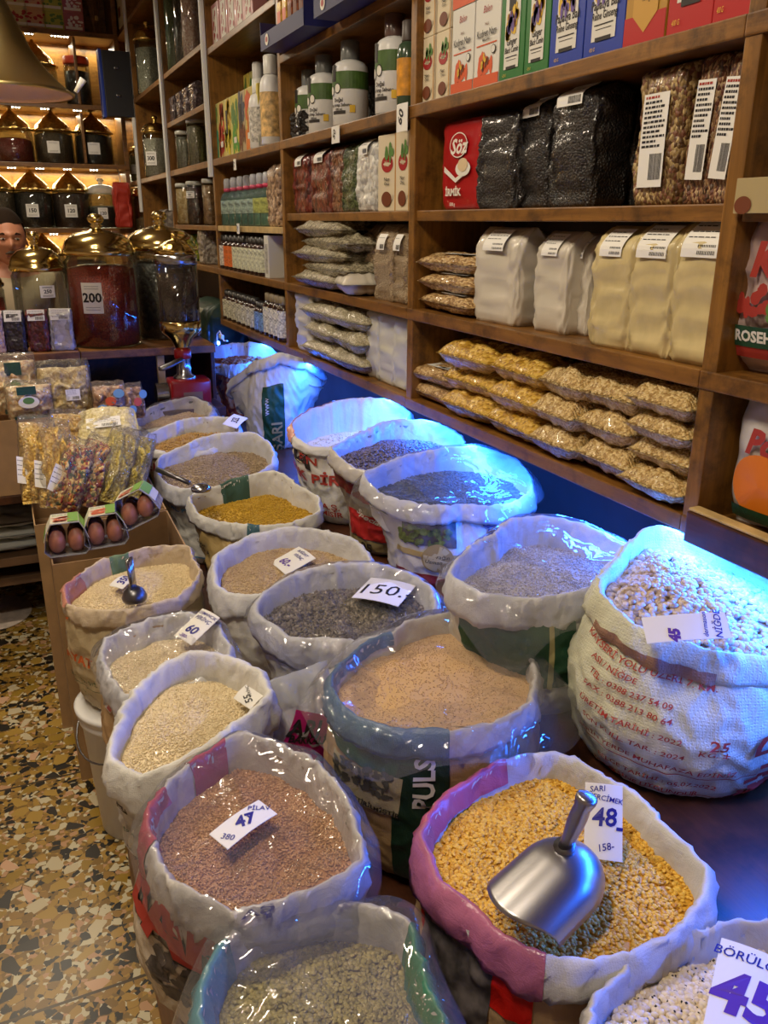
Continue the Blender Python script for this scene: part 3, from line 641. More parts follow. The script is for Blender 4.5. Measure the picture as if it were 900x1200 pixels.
# H
Pt(H_,128,800,.05,.11,TXR,rot=10); T(H_,'AK',140,838,.075,TXR,bold=.05); T(H_,'AK',140,838,.084,TXW,bold=.08,lift=.0048); T(H_,'C',142,805,.05,DK,bold=.03)
# I
T(I_,'AYAT',108,728,.062,TXO,bold=.05,lift=.0064);T(I_,'AYAT',108,729,.066,DK,bold=.06,lift=.0048); T(I_,'AYAT',90,773,.036,TXO,bold=.04); T(I_,'GIDA LTD. ŞTİ.',93,797,.015,TXG,bold=.02); Pt(I_,98,806,.13,.0015,TXG,name='printed_line',n=12,m=1)
T(I_,'Organize San.',100,813,.0085,TXG); T(I_,'Tel :',92,821,.0085,TXG); arc(I_,TH(I_,78,700),TH(I_,95,672),wv('rim_salmon',(190,130,110)),.4,.95); arc(I_,TH(I_,150,647),TH(I_,125,655),wv('rim_sage',(96,124,92)),.5,.95)
# L
Pt(L_S,605,765,.22,.20,GRN,lift=.001,n=20,m=12); Pt(L_S,652,760,.010,.22,plain('gold_seam',(170,160,110),.5),name='seam_strip',n=3,m=16,lift=.0016); T(L_S,'A M A L A T',578,711,.024,GOLD,bold=.02,rot=-6)
Pt(L_S,565,705,.16,.007,TXR,rot=-10,name='printed_line')
# M
Pt(M_,498,625,.17,.085,PHOTO,name='printed_photo',lift=.001); M_.decal('photo_field',[(*blob2d(50,.15,.05,5,(.004,.012)),OLIVE)],498,632,lift=.0045)
Pt(M_,496,652,.20,.018,GOLD,name='gold_band'); Pt(M_,496,690,.22,.09,REDD,lift=.001)
M_.decal('round_seal',[(*disc2d(0,0,.045,n=36),plain('seal_rim',(140,120,74),.5)),(*disc2d(0,0,.040,n=36),plain('seal_face',(170,156,112),.5))],511,656,lift=.006)
T(M_,'Toprağın\nUzmanları',511,655,.017,DK,shear=.2,lift=.008); T(M_,'Nefesi S',574,612,.05,TXN,rot=90,bold=.02); T(M_,'50 g',490,545,.03,TXB,cuff=True)
# N
Pt(N_,430,622,.19,.10,wv('special_red',(180,34,34),strength=.2),lift=.001); Pt(N_,405,572,.14,.075,REDD,rot=-8,lift=.0014); T(N_,'Special',430,612,.034,TXW,rot=-22,shear=.3,bold=.015); Pt(N_,432,645,.19,.035,plain('olive_band',(140,126,84),.5)); T(N_,'25',428,645,.046,DK,bold=.03,lift=.007)
# O
T(O_,'MA',337,537,.075,DK,bold=.05,rot=-14); T(O_,'EN',357,542,.045,TXR,bold=.02); T(O_,'KIRIK PİRİNÇ',370,566,.055,TXR,bold=.035); T(O_,'A.Ş.',384,597,.035,TXR,bold=.02); T(O_,'MISIR',384,606,.032,TXR,bold=.02)
arc(O_,TH(O_,350,500),TH(O_,385,470),wv('pink_plastic',(206,150,140),rough=.25,strength=.2),.0,.6)
# P
Pt(P_S,322,500,.085,.28,GRN,n=10,m=20,lift=.0012); T(P_S,'BAŞARI',324,533,.055,GOLD,rot=90,bold=.02,lift=.007); T(P_S,'www',316,480,.03,TXW,rot=90)
# R
T(R_S,'Yöre',233,641,.020,DK,bold=.02); T(R_S,'Pilavlık',236,650,.018,DK,bold=.02); T(R_S,'Bulgur',246,675,.060,DK,shear=.3,bold=.01); T(R_S,'25 kg',262,703,.022,DK)
Pt(R_S,292,628,.065,.045,GRN,lift=.001); arc(R_S,TH(R_S,277,612),TH(R_S,307,614),wv('rim_blue_label',(70,108,120)),.0,.7); arc(R_S,TH(R_S,243,573),TH(R_S,284,559),wv('rim_green_label',(58,92,80)),.4,.95)
# S
Pt(S_,203,580,.15,.025,TXC,lift=.001); T(S_,'URFA PİR.',205,581,.026,TXW,bold=.03,lift=.0064); T(S_,'URL. PTL',206,601,.026,TXC,bold=.03); Pt(S_,230,655,.2,.005,TXC,name='printed_line')
# U
Pt(U_S,195,525,.22,.07,GRND,lift=.001,n=20); T(U_S,'SO',182,527,.07,GOLD,bold=.05,lift=.0064); T(U_S,'EL',180,553,.05,REDD,bold=.03)
# ------------------------------------------------------------------ plastic sheets
F_S.film('clear plastic sheet over the PULSES sack, spilling to its right',3,ext=1.12,drop=.05,dirs=[(TH(F_S,700,800),.9,.4)])
E_.film('clear plastic sheet over the reddish brown bulgur',5,ext=1.05,drop=.05,dirs=[(TH(E_,300,1070),1.2,.5)])
D_.film('clear plastic sheet over the green lentils',6,ext=1.08,drop=.04,dirs=[(TH(D_,380,1060),1.8,.5)],dome=.02)
K_.film('clear plastic sheet over the dark dried leaves',7,ext=1.05,drop=.04,dirs=[(TH(K_,500,680),.8,.5)])
L_S.film('clear plastic sheet over the small bluish seeds',8,ext=1.05,drop=.05,dirs=[(TH(L_S,620,700),1.,.6)],dome=.02)
M_.film('clear plastic sheet over the sack with the farming photograph',9,ext=1.05,drop=.04,dirs=[(TH(M_,430,570),.6,.5)])
H_.film('clear plastic sheet over the half hidden rice sack',10,ext=1.04,drop=.03,dirs=[(TH(H_,170,720),.9,.6)],dome=.02)
T_.film('clear plastic sheet over the farthest middle sack',12,ext=1.08,drop=.04)
# ------------------------------------------------------------------ price slips on the sacks
card('price_slip','price slip reading 48 stuck upright in the yellow lentils',[U(687,918,z=.745),U(731,920,z=.745),U(728,1012,z=.668),U(683,1003,z=.668)],[('SARI',-.18,.42,.11,BLUEINK,.01,8),('MERCİMEK',.02,.30,.10,BLUEINK,.01,-6),('48',.0,.04,.34,BLUEINK,.02,4),('-',.40,-.06,.3,BLUEINK,.03,0),('158-',.05,-.34,.13,BLUEINK,.01,15)])
card('price_slip','price slip reading 47 lying on the film over the reddish bulgur',[U(251,975,z=.694),U(309,934,z=.698),U(319,957,z=.694),U(261,998,z=.690)],[('47',.02,.02,.72,BLUEINK,.03,-20),("''",.12,-.1,.5,BLUEINK,.02,0),('PİLAV',.36,.15,.3,BLUEINK,.01,-40),('380',-.36,-.1,.32,BLUEINK,.01,-60)])
card('price_slip','price slip reading 60 in the plain white sack of brownish rice',[U(345,638,z=.715),U(364,653,z=.715),U(341,675,z=.69),U(321,662,z=.69)],[('BUĞDAY',.0,.36,.14,BLUEINK,.01,0),('PİRİNÇ',.05,.18,.14,BLUEINK,.01,0),('60.-',-.02,-.2,.36,plain('violet_ink',(84,40,150),.5),.03,0)])
card('price_slip','price slip reading 150 on the film over the dark dried leaves',[U(431,676,z=.728),U(484,686,z=.728),U(470,711,z=.722),U(416,701,z=.722)],[('150.-',.02,-.02,.62,INK,.0,8)])
card('price_slip','price slip reading 55 at the right edge of the pale rice',[U(286,812,z=.70),U(299,797,z=.715),U(298,821,z=.695),U(281,838,z=.68)],[('55',-.1,-.1,.42,INK,.02,62),('PİRİNÇ',.25,.15,.18,INK,.0,62)])
card('price_slip','price slip reading 60 on the film over the half hidden rice sack',[U(234,711,z=.745),U(253,723,z=.74),U(229,757,z=.705),U(207,747,z=.71)],[('OSMANCIK',.0,.38,.12,BLUEINK,.01,0),('PİRİNÇ',.0,.22,.15,BLUEINK,.01,0),('60',-.02,-.16,.34,BLUEINK,.03,0),('-280-',-.1,-.4,.14,plain('violet_ink',(84,40,150),.5),.01,0)])
card('price_slip','small price slip behind the upright scoop in the bucket rice sack',[U(131,684,z=.70),U(150,672,z=.705),U(153,681,z=.70),U(141,692,z=.695)],[('350',.1,0,.7,BLUEINK,.03,10)])
card('price_slip','price slip reading 32 in the tan noodle sack',[U(266,495,z=.82),U(281,484,z=.83),U(284,491,z=.82),U(272,504,z=.80)],[('32L',.0,0,.6,INK,.02,10)])
card('price_slip','large price slip reading 45 on the black-eyed peas',[U(866,1112,z=.675),U(950,1140,z=.675),U(890,1262,z=.65),U(796,1212,z=.655)],[('BÖRÜLCE',-.1,.38,.12,BLUEINK,.01,0),('45',-.06,.02,.50,plain('violet_ink',(84,40,150),.5),.04,0)])
card('price_slip','price slip reading Niğde and 45 lying on the beans',[U(750,726,z=.945),U(851,715,z=.965),U(856,750,z=.93),U(760,752,z=.925)],[('NİĞDE',.38,.05,.34,BLUEINK,.01,84),('dermason',.22,.05,.24,BLUEINK,.01,84),('45',-.16,-.3,.5,plain('violet_ink',(84,40,150),.5),.06,84)])
# ------------------------------------------------------------------ scoops
STEELS=plain('brushed_aluminium',(168,166,168),.33,1,bump=.1,bs=12)
def scoop():
    r=empty('metal_scoop',U(655,1035,z=.70)); tag(r,'steel scoop resting mouth down in the yellow lentils','scoop')
    b=U(692,1000,z=.715); f=U(590,1092,z=.672); ax=(f-b); Ln=ax.length; ax.normalize(); side=ax.cross(Vector((0,0,1))).normalized(); up=side.cross(ax).normalized(); W=.058
    V=[];Fc=[];N=22;M=20
    for j in range(N+1):
        s_=j/N; k=min(1,s_/.42); ww=W*math.sqrt(max(0,1-(1-k)**2))*(1+.06*s_); hh=.058*math.sqrt(max(0,1-(1-k)**2))*(1-.25*max(0,s_-.42))
        for i in range(M+1):
            ph=PI*i/M; e=s_*Ln*(1-.22*(abs(math.cos(ph))**2)*max(0,s_-.5)*2)
            p=b+ax*e+side*ww*math.cos(ph)+up*(hh*math.sin(ph)**.9-.005); V.append(p-r.location)
    for j in range(N):
        for i in range(M): k=j*(M+1)+i; Fc.append((k,k+1,k+M+2,k+M+1))
    o=mk('scoop_bowl',V,Fc,STEELS,r); so=o.modifiers.new('s','SOLIDIFY'); so.thickness=.0018
    p0=b+ax*.045+up*.052; p3=U(688,934,z=.835); d=p3-p0; lat=side
    g=G().tube([p0-r.location,p0+d*.2+lat*.000-r.location,p0+d*.45-r.location,p0+d*.62-r.location,p0+d*.8-r.location,p0+d*.93-r.location,p0+d*1.0-r.location,p0+d*1.03-r.location],[.010,.0095,.012,.0125,.0115,.0145,.0145,.011],18)
    g.build('scoop_handle',STEELS,r,True)
    g=G().tube([p0-up*.003-r.location,p0+up*.005-r.location],.015,14); g.build('handle_socket',STEELD,r,True)
scoop()
def scoop2():
    r=empty('metal_scoop',U(153,697,z=.70)); tag(r,'dark scoop with upright flat steel handle in the bucket rice sack','scoop'); o=r.location
    a=U(158,698,z=.70)-o; b=U(151,655,z=.80)-o
    G().tube([a,(a+b)/2,b],[.011,.012,.013],12,flat=.4).build('scoop_handle',STEEL,r,True)
    G().lathe([(.001,.028),(.012,.026),(.024,.016),(.03,.0),(.028,-.008)],20,c=(.008,-.006,-.004)).build('scoop_bowl',STEELD,r,True)
scoop2()
def scoop3():
    a=U(184,550,z=.80); r=empty('scoop',a); tag(r,'thin dark handled scoop lying on the rim of the white sack with light blue print','scoop')
    b=U(222,566,z=.775)-a
    G().tube([Vector((0,0,0)),b*.5,b],[.009,.008,.007],10).build('scoop_handle',STEELD,r,True)
    G().lathe([(.003,.012),(.02,.010),(.032,.0),(.03,-.008)],16,c=tuple(b*1.35)).build('scoop_bowl',STEEL,r,True)
scoop3()
# ------------------------------------------------------------------ bucket
def bucket():
    r=empty('bucket',(.168,1.99,0)); tag(r,'white plastic bucket on the floor under the rice sack with orange print','bucket')
    G().lathe([(.100,0),(.104,.004),(.122,.33),(.128,.335),(.130,.345),(.127,.350),(.128,.362),(.135,.366),(.136,.378),(.130,.381),(.10,.381)],40).build('bucket_body',WHITEP,r,True)
    pts=[(.139*math.cos(a),.139*math.sin(a),.335-.075*math.sin(PI*(a-PI*.75)/(PI*.9))) for a in [PI*.75+PI*.9*k/16 for k in range(17)]]
    G().tube(pts,.0025,8).build('wire_handle',STEELD,r,True)
bucket()
# ------------------------------------------------------------------ carrier bag with the magenta print
def pillow_mesh(w,h,t,seed=0,n=26,m=34,seal=.04,pinch=.10,amp=.06,low=.0,px=4.,sides=True):
    """flat-ended bag standing in local XZ, thickness along Y: returns V,F"""
    V=[];Fc=[]
    for sgn in (-1,1):
        for j in range(m+1):
            v=-1+2*j/m
            for i in range(n+1):
                u=-1+2*i/n
                vv=min(1,abs(v)/(1-seal)); ez=max(0,1-vv**3.2)**.55; ex=max(0,1-abs(u)**px)**.6
                th=t/2*ez*ex*(1-low*v)
                ww=w/2*(1-pinch*(1-ez)*.6*(1 if abs(v)<.999 else 1))*(1+.02*nz(u,v*3,seed,seed))
                k=th*amp*12; d=th*(amp*6*nz(u*1.7,v*2.3,seed,seed+sgn)+amp*5*(ridge(u*2.2+v*1.4,v*2.2-u,seed,seed+2)-.6))
                V.append((u*ww,sgn*(th+d+.0006),v*h/2+h/2+.004*nz(u*3,v,seed,1)))
        b=0 if sgn<0 else (n+1)*(m+1)
        for j in range(m):
            for i in range(n):
                k=b+j*(n+1)+i; f=(k,k+1,k+n+2,k+n+1); Fc.append(f if sgn<0 else f[::-1])
    b=(n+1)*(m+1)
    for j in range(m):
        for i in (0,n): k=j*(n+1)+i; Fc.append((k,k+n+1,b+k+n+1,b+k))
    for i in range(n):
        for j in (0,m): k=j*(n+1)+i; Fc.append((k,k+1,b+k+1,b+k))
    return V,Fc
def put_on(V2,front,y=-.001):
    return [(x,y,z) for x,z in V2]
def magbag():
    r=empty('plastic_bag',(.435,1.40,.401),.25); tag(r,'clear plastic bag with magenta shop print squeezed between the rice sack and the PULSES sack','bag')
    V,Fc=pillow_mesh(.17,.30,.10,5,amp=.08); mk('bag_body',V,Fc,film_mat('cloudy_film',(240,240,242),.3,.1,.35,1.,20),r)
    V,Fc=pillow_mesh(.13,.22,.07,6,amp=.05); mk('wrapped_goods',V,Fc,W1,r)
    g=G(); 
    def onb(items,lift):
        for V2,F2,i in items:
            P=[]
            for x,z in V2:
                u=x/.085; v=(z-.15)/.15; ez=max(0,1-min(1,abs(v))**3.2)**.55; ex=max(0,1-abs(u)**4)**.6; P.append((x,-(.05*ez*ex*1.12)-.006-lift*i,z))
            g.add(P,F2,i)
    V2,F2=rect2d(-.06,-.05,.06,.05,10,10); V2=rot2d(V2,-28)+np.array([.0,.18]); 
    t1,f1=text2d('ARI',.05,.03); t2,f2=text2d('BAKKALİYE',.022,.03); t3,f3=text2d('A',.05,.03)
    onb([(V2,F2,0),(rot2d(t1,-22)+np.array([-.015,.205]),f1,1),(rot2d(t2,-24)+np.array([-.0,.175]),f2,1),(rot2d(t3,-24)+np.array([.045,.165]),f3,1)],.002)
    g.build('magenta_print',[plain('magenta',(190,30,120),.4),INK],r)
magbag()
# ------------------------------------------------------------------ shelving along the right wall
PY=[1.145,2.385,3.638,4.880,6.12,7.40]   # far faces of the uprights
XS=1.15; XB=1.47; ZB=[1.869,1.299,1.019]
def shelving():
    r=empty('wall_shelving',(1.3,4.2,0)); tag(r,'brown wooden shelving with uprights covering the whole right wall','shelving')
    def b(n,x0,x1,y0,y1,z0,z1,m,be=.003): return G().box(x0-1.3,x1-1.3,y0-4.2,y1-4.2,z0,z1,bev=be).build(n,m,r,False)
    for y in PY: b('upright',XS,XB,y-.036,y,.985 if y<5 else 1.266,3.4,WZ)
    b('back_board',XB,XB+.02,-.3,8.1,.98,3.4,wood('shelf_back_wood',(44,26,12),(64,38,18),(82,50,24),axis=2))
    bays=[-.3]+PY+[8.1]
    Z={0:[1.019,1.299,1.584,1.869,2.36],1:[1.019,1.299,1.584,1.869,2.36],2:[1.019,1.299,1.584,1.869,2.182],3:[1.019,1.299,1.869,2.40],4:[1.299,1.869,2.16,2.45],5:[1.299,1.869,2.45,3.0],6:[1.299,1.869,2.45,3.0]}
    for k,zs in Z.items():
        y0=bays[k]+(.0005); y1=bays[k+1]-.0365
        if k==6: y1=8.1
        for z in zs:
            f=XS-.001; th=.034 if z in(1.869,1.019,1.299) else .030
            if z==1.584: f=XS+.008
            if z in(1.019,1.299,1.869) : f=XS-.003; y1_=y1+.036 if k<6 else y1
            else: y1_=y1
            b('shelf_board',f,XB,y0,y1_,z-th,z,WS)
    b('pale_shelf_board',XS+.004,XB,PY[2]+.001,PY[3]-.037,1.500,1.528,PW); b('shelf_board',XS+.004,XB,PY[3]+.001,PY[4]-.037,1.500,1.528,WS)
    b('back_panel',1.44,1.455,-.1,7.4,0,.975,plain('recess_panel',(92,76,74),.6,var=.12,vs=5))
    b('ledge_board',1.115,1.146,.2,1.10,.985,1.045,WD); b('ledge_lath',1.118,1.144,.2,1.10,1.046,1.052,PW)
    return r
shelving()
# white cable ducts on three uprights
for y,z0,lab in ((PY[3]-.018,1.78,'white cable duct on the upright beside the colourful juice cartons'),(PY[4]-.018,1.62,'white cable duct on the upright between the jars and the tall tubes'),(PY[5]-.018,1.62,'white cable duct nearest the back wall on the right shelving')):
    r=empty('cable_duct',(1.138,y,z0)); tag(r,lab,'cable duct',None)
    G().box(-.010,.009,-.02,.02,0,3.3-z0,bev=.003).build('duct_base',WHITEP,r,False); G().box(-.013,-.010,-.014,.014,.0,3.3-z0,bev=.001).build('duct_cover',plain('duct_cover_plastic',(206,206,200),.4),r,False)
# ------------------------------------------------------------------ kinds of goods
FRONT=-PI/2      # local -Y (front) turned towards the aisle
def carton(name,w,d,h,base,print_items,label,cat='box',band=None):
    """printed box, origin at base centre, front towards local -Y"""
    r=empty(name); tag(r,label,cat); G().box(-w/2,w/2,-d/2,d/2,0,h,bev=.002).build('box_body',base,r,False)
    g=G(); g.tube([(-w/2+.004,0,h+.0003),(w/2-.004,0,h+.0003)],.0006,4)
    ms=[];g=G()
    for V2,F2,m in print_items:
        if m not in ms: ms.append(m)
        i=ms.index(m); g.add([(a*w,-d/2-.0012-.0006*i,(b+.5)*h) for a,b in V2],F2,i)
    if print_items: g.build('front_print',ms,r)
    return r
def fr(x0,y0,x1,y1,m): return (*rect2d(x0,y0,x1,y1,1,1),m)
def tx(t,x,y,s,m,bold=.01,shear=0,asp=1.,rot=0):
    V,F_2=text2d(t,s,bold,shear); V=rot2d(V,rot) if rot else V; return (V*np.array([asp,1.])+np.array([x,y]),F_2,m)
def dc(x,y,a,b,m,n=20): return (*disc2d(x,y,a,b,n),m)
def bl(n,w,h,x,y,seed,m,rr=(.02,.08)):
    V,F_2=blob2d(n,w,h,seed,rr); return (V+np.array([x,y]),F_2,m)
cI=plain('carton_cream',(214,200,170),.5); cW=plain('carton_white',(216,214,206),.45); cG=plain('carton_green',(40,112,48),.4); cB=plain('carton_blue',(30,58,160),.4); cY=plain('carton_gold',(176,132,48),.4); cR=plain('carton_red',(176,26,28),.4)
pO=plain('print_bright_orange',(206,84,34),.45); pK=plain('print_dark',(36,30,28),.5); pR=plain('print_crimson',(160,30,34),.45); pG=plain('print_leaf',(88,130,60),.5); pB=plain('print_brown',(110,54,24),.5); pY=plain('print_yellow',(220,180,50),.5); pV=plain('print_violet',(104,84,150),.5); pP=plain('print_pale',(226,222,210),.5)
ASP=2.6
k_cream=Kit(carton('slim_box',.055,.075,.165,cI,[dc(0,.12,.30,.11,pR),dc(0,.12,.2,.02,cI),tx('Nar',0,.12,.10,cI,.02,asp=1.6),bl(5,.5,.12,.1,.27,3,pG,(.05,.1)),tx('Nar',0,-.08,.07,pK,.01,asp=ASP),tx('Özü',0,-.14,.06,pK,.01,asp=ASP),dc(0,-.34,.26,.1,pB),dc(.12,-.31,.2,.07,cI),fr(.44,-.5,.5,.5,plain('carton_tan_edge',(178,130,60),.5))],'x'))
k_cream.root.name='pomegranate_box'
k_kud=Kit(carton('honey_box',.115,.08,.20,cW,[fr(-.5,-.5,.5,-.36,pO),tx('Balen',0,.36,.11,pR,.0,.2,1.4),tx('BALLI',0,.2,.04,pB,.01,asp=1.5),tx('Kudret Narı',0,.1,.115,pK,.01,asp=1.35),tx('MACUNU',0,.03,.045,pK,.02,asp=1.5),fr(-.4,-.03,.4,-.015,pO),dc(.3,-.10,.09,.05,pK),dc(.3,-.10,.075,.04,cW),bl(16,.5,.18,-.02,-.26,8,pO,(.05,.11)),bl(9,.4,.14,0,-.25,18,pB,(.02,.05)),bl(6,.3,.12,0,-.22,28,pY,(.02,.05))],'x'))
def ging(name,base,t1,t2,seed):
    return Kit(carton(name,.125,.09,.245,base,[fr(-.30,-.38,.30,.5,cW),fr(-.16,.18,.12,.5,pK),dc(-.02,.30,.16,.05,cW),dc(-.02,.31,.12,.03,pK),bl(14,.42,.22,.0,.06,seed,pY,(.04,.10)),bl(10,.4,.2,.02,.02,seed+5,pV,(.03,.07)),bl(6,.3,.15,-.02,.1,seed+9,pB,(.02,.05)),tx(t1,.0,-.12,.10,pK,.02,.1,1.5),tx(t2,0,-.2,.08,pK,.02,.1,1.35),fr(-.24,-.27,.24,-.26,pK),fr(-.2,-.30,.2,-.295,pK),fr(-.2,-.385,.2,-.355,pK),tx('420 G',-.25,-.44,.04,pY,.0,.2,1.4)],'x'))
k_gin=ging('ginger_box',cG,'Ginger','Black Cumin',31); k_blu=ging('herbal_box',cB,'Papatya Balı','Reine Ginseng',41)
k_gold=Kit(carton('ginseng_box',.125,.09,.26,cY,[fr(-.5,-.5,.5,-.30,cR),(np.array([(-.3,.5),(-.3,-.3),(0,-.42),(.3,-.3),(.3,.5)]),[(0,1,2,3,4)],plain('carton_gold_light',(196,150,64),.4)),tx('GINSENG',0,.18,.11,pK,.01,asp=1.4),fr(-.28,.10,.28,.105,pK),tx('Bitkisel',0,.0,.06,pK,.01,asp=1.5),tx('Macun',0,-.10,.06,pK,.01,asp=1.5),tx('400 g',0,-.2,.06,pK,.0,asp=1.5)],'x'))
k_red=Kit(carton('milk_thistle_box',.14,.09,.26,cR,[fr(-.3,-.30,.3,.5,cW),tx('S\'O',0,.16,.12,pK,.03,.1,1.4),fr(-.28,.04,.28,.045,pK),tx('Herbal Mix With Flower',0,-.04,.05,pB,.0,.1,1.2),fr(-.2,-.33,.22,-.24,pK),tx('400 G',-.28,-.42,.05,pY,.0,.2,1.4)],'x'))
def label_on(r,w,h,z,d,seed=1,name='label',x=0,lines=6,tilt=0,bar=True,red=None,rot=0):
    g=G(); n=Vector((0,-1,0)); v=Vector((0,math.sin(tilt),math.cos(tilt))); u=Vector((math.cos(rot),0,math.sin(rot))); 
    sticker(g,w,h,seed,lines,P=Vector((x,-d,z)),u=u,v=v,n=u.cross(v).normalized() if u.cross(v).y<0 else -u.cross(v).normalized(),bar=bar,red=2 if red else None)
    return g.build(name,[PAPER,INK,red or INK],r)
def blockbag_mesh(w,h,t,seed,n=16,m=26,top=.12,amp=.5):
    """filled upright bag: squarish body, pinched to a flat fin at the top"""
    V=[];Fc=[];K=4*n
    for j in range(m+1):
        v=j/m
        for i in range(K):
            a=2*PI*i/K; ca,sa=math.cos(a),math.sin(a); e=.28; x=math.copysign(abs(ca)**e,ca); y=math.copysign(abs(sa)**e,sa)
            kt=1 if v<1-top else math.cos((v-1+top)/top*PI/2)**.8*.94+.06; kw=1+.04*math.sin(v*PI); kb=.90+.1*min(1,v/.06)
            xx=x*w/2*kb*(1 if v<1-top else 1-.03*(1-kt)); yy=y*t/2*kt*kb*kw
            d=amp*(.006*nz(ca*2,sa*2,v*4,seed)+.005*max(0,ridge(ca*2.5,sa*2.5,v*6,seed+2))**2+.003*nz(ca*6,sa*6,v*14,seed+5))
            V.append((xx+ca*d,yy+sa*d*1.2,v*h+.004*nz(ca,sa,v,seed+4)*(v>.8)))
    for j in range(m):
        for i in range(K): Fc.append((j*K+i,j*K+(i+1)%K,(j+1)*K+(i+1)%K,(j+1)*K+i))
    Fc.append(tuple(range(K))[::-1]); Fc.append(tuple(m*K+i for i in range(K))); return V,Fc
def blockbag(name,w,h,t,mat,label,seed=1,top=.12,amp=.5,cat='bag',lab=None,fin=None):
    r=empty(name); tag(r,label,cat); V,Fc=blockbag_mesh(w,h,t,seed,top=top,amp=amp); mk('bag_body',V,Fc,mat,r)
    if lab:
        lw,lh,lz=lab[:3]; g=G(); sticker(g,lw,lh,seed,lab[4] if len(lab)>4 else 4,P=Vector((0,0,lz)),red=2 if len(lab)>5 else None,bar=lh>.04)
        W=[]
        for x,y,z in g.V:
            v=z/h; kt=1 if v<1-top else math.cos((min(v,1)-1+top)/top*PI/2)**.8*.94+.06
            W.append((x,-(t/2*kt*(1+.04*math.sin(min(v,1)*PI)))-.0065*amp-.0035+y,min(z,h*1.0)))
        # subdivide the slip along its height so that it follows the bag
        g2=G(); 
        for f,i in zip(g.F,g.I):
            P=[Vector(g.V[k]) for k in f]; n=8 if i==0 else 1
            for q in range(n):
                A=[P[0].lerp(P[3],q/n),P[1].lerp(P[2],q/n),P[1].lerp(P[2],(q+1)/n),P[0].lerp(P[3],(q+1)/n)]; B=[]
                for p in A:
                    v=p.z/h; kt=1 if v<1-top else math.cos((min(v,1)-1+top)/top*PI/2)**.8*.94+.06
                    B.append((p.x,-(t/2*kt*(1+.04*math.sin(min(v,1)*PI)))-.0065*amp-.0035+p.y,p.z))
                g2.add(B,[(0,1,2,3)],i)
        g2.build('label',[PAPER,INK,lab[5] if len(lab)>5 else INK],r)
    return r
def pack(name,w,h,t,mat,label,seed=1,lab=None,amp=.05,cat='packet',px=5.):
    """sealed cushion packet lying flat: origin at its underside, long side along local X"""
    r=empty(name); tag(r,label,cat); V,Fc=pillow_mesh(w,h,t,seed,n=22,m=26,seal=.05,px=px,amp=amp,pinch=.06)
    V=[(x,z-h/2,-y+t/2) for x,y,z in V]; V=[(x,y,max(z,.004*abs(x)/w)) for x,y,z in V]; mk('packet_body',V,Fc,mat,r)
    if lab:
        g=G(); sticker(g,lab[0],lab[1],seed,3,P=Vector((lab[2],lab[3],t*1.02)),u=Vector((1,0,0)),v=Vector((0,1,0)),n=Vector((0,0,1))); g.build('label',[PAPER,INK],r)
    return r
def bottle(name,r_,h,body,cap,label,deco=None,capr=.55,caph=.24,cat='bottle',neck=.2,seg=24,lt=(.25,.65),labm=None,transp=None):
    r=empty(name); tag(r,label,cat); hb=h*(1-caph)
    G().lathe([(r_*.9,0),(r_,.006),(r_,hb*(.9-neck*.5)),(r_*.95,hb*(.93-neck*.25)),(r_*.80,hb*.955),(r_*capr*1.05,hb*.99),(r_*capr*.9,hb),(r_*capr*.9,hb+.004)],seg).build('bottle_body',body,r,True)
    G().lathe([(r_*capr,hb),(r_*capr*1.02,hb+.004),(r_*capr,hb+(h-hb)*.9),(r_*capr*.85,h-.003),(r_*capr*.5,h)],seg).build('cap',cap,r,True)
    if labm: 
        g=G(); z0,z1=hb*lt[0],hb*lt[1]; g.lathe([(r_+.0006,z0),(r_+.0008,z1)],seg); g.F=g.F[:-2]; g.I=g.I[:-2]; g.build('label',labm,r,True)
    if deco:
        ms=[];g=G()
        for V2,F2,m in deco:
            if m not in ms: ms.append(m)
            i=ms.index(m); g.add([((r_+.0015+.0005*i)*math.sin(a/r_),-(r_+.0015+.0005*i)*math.cos(a/r_),b) for a,b in V2],F2,i)
        g.build('label_print',ms,r)
    return r
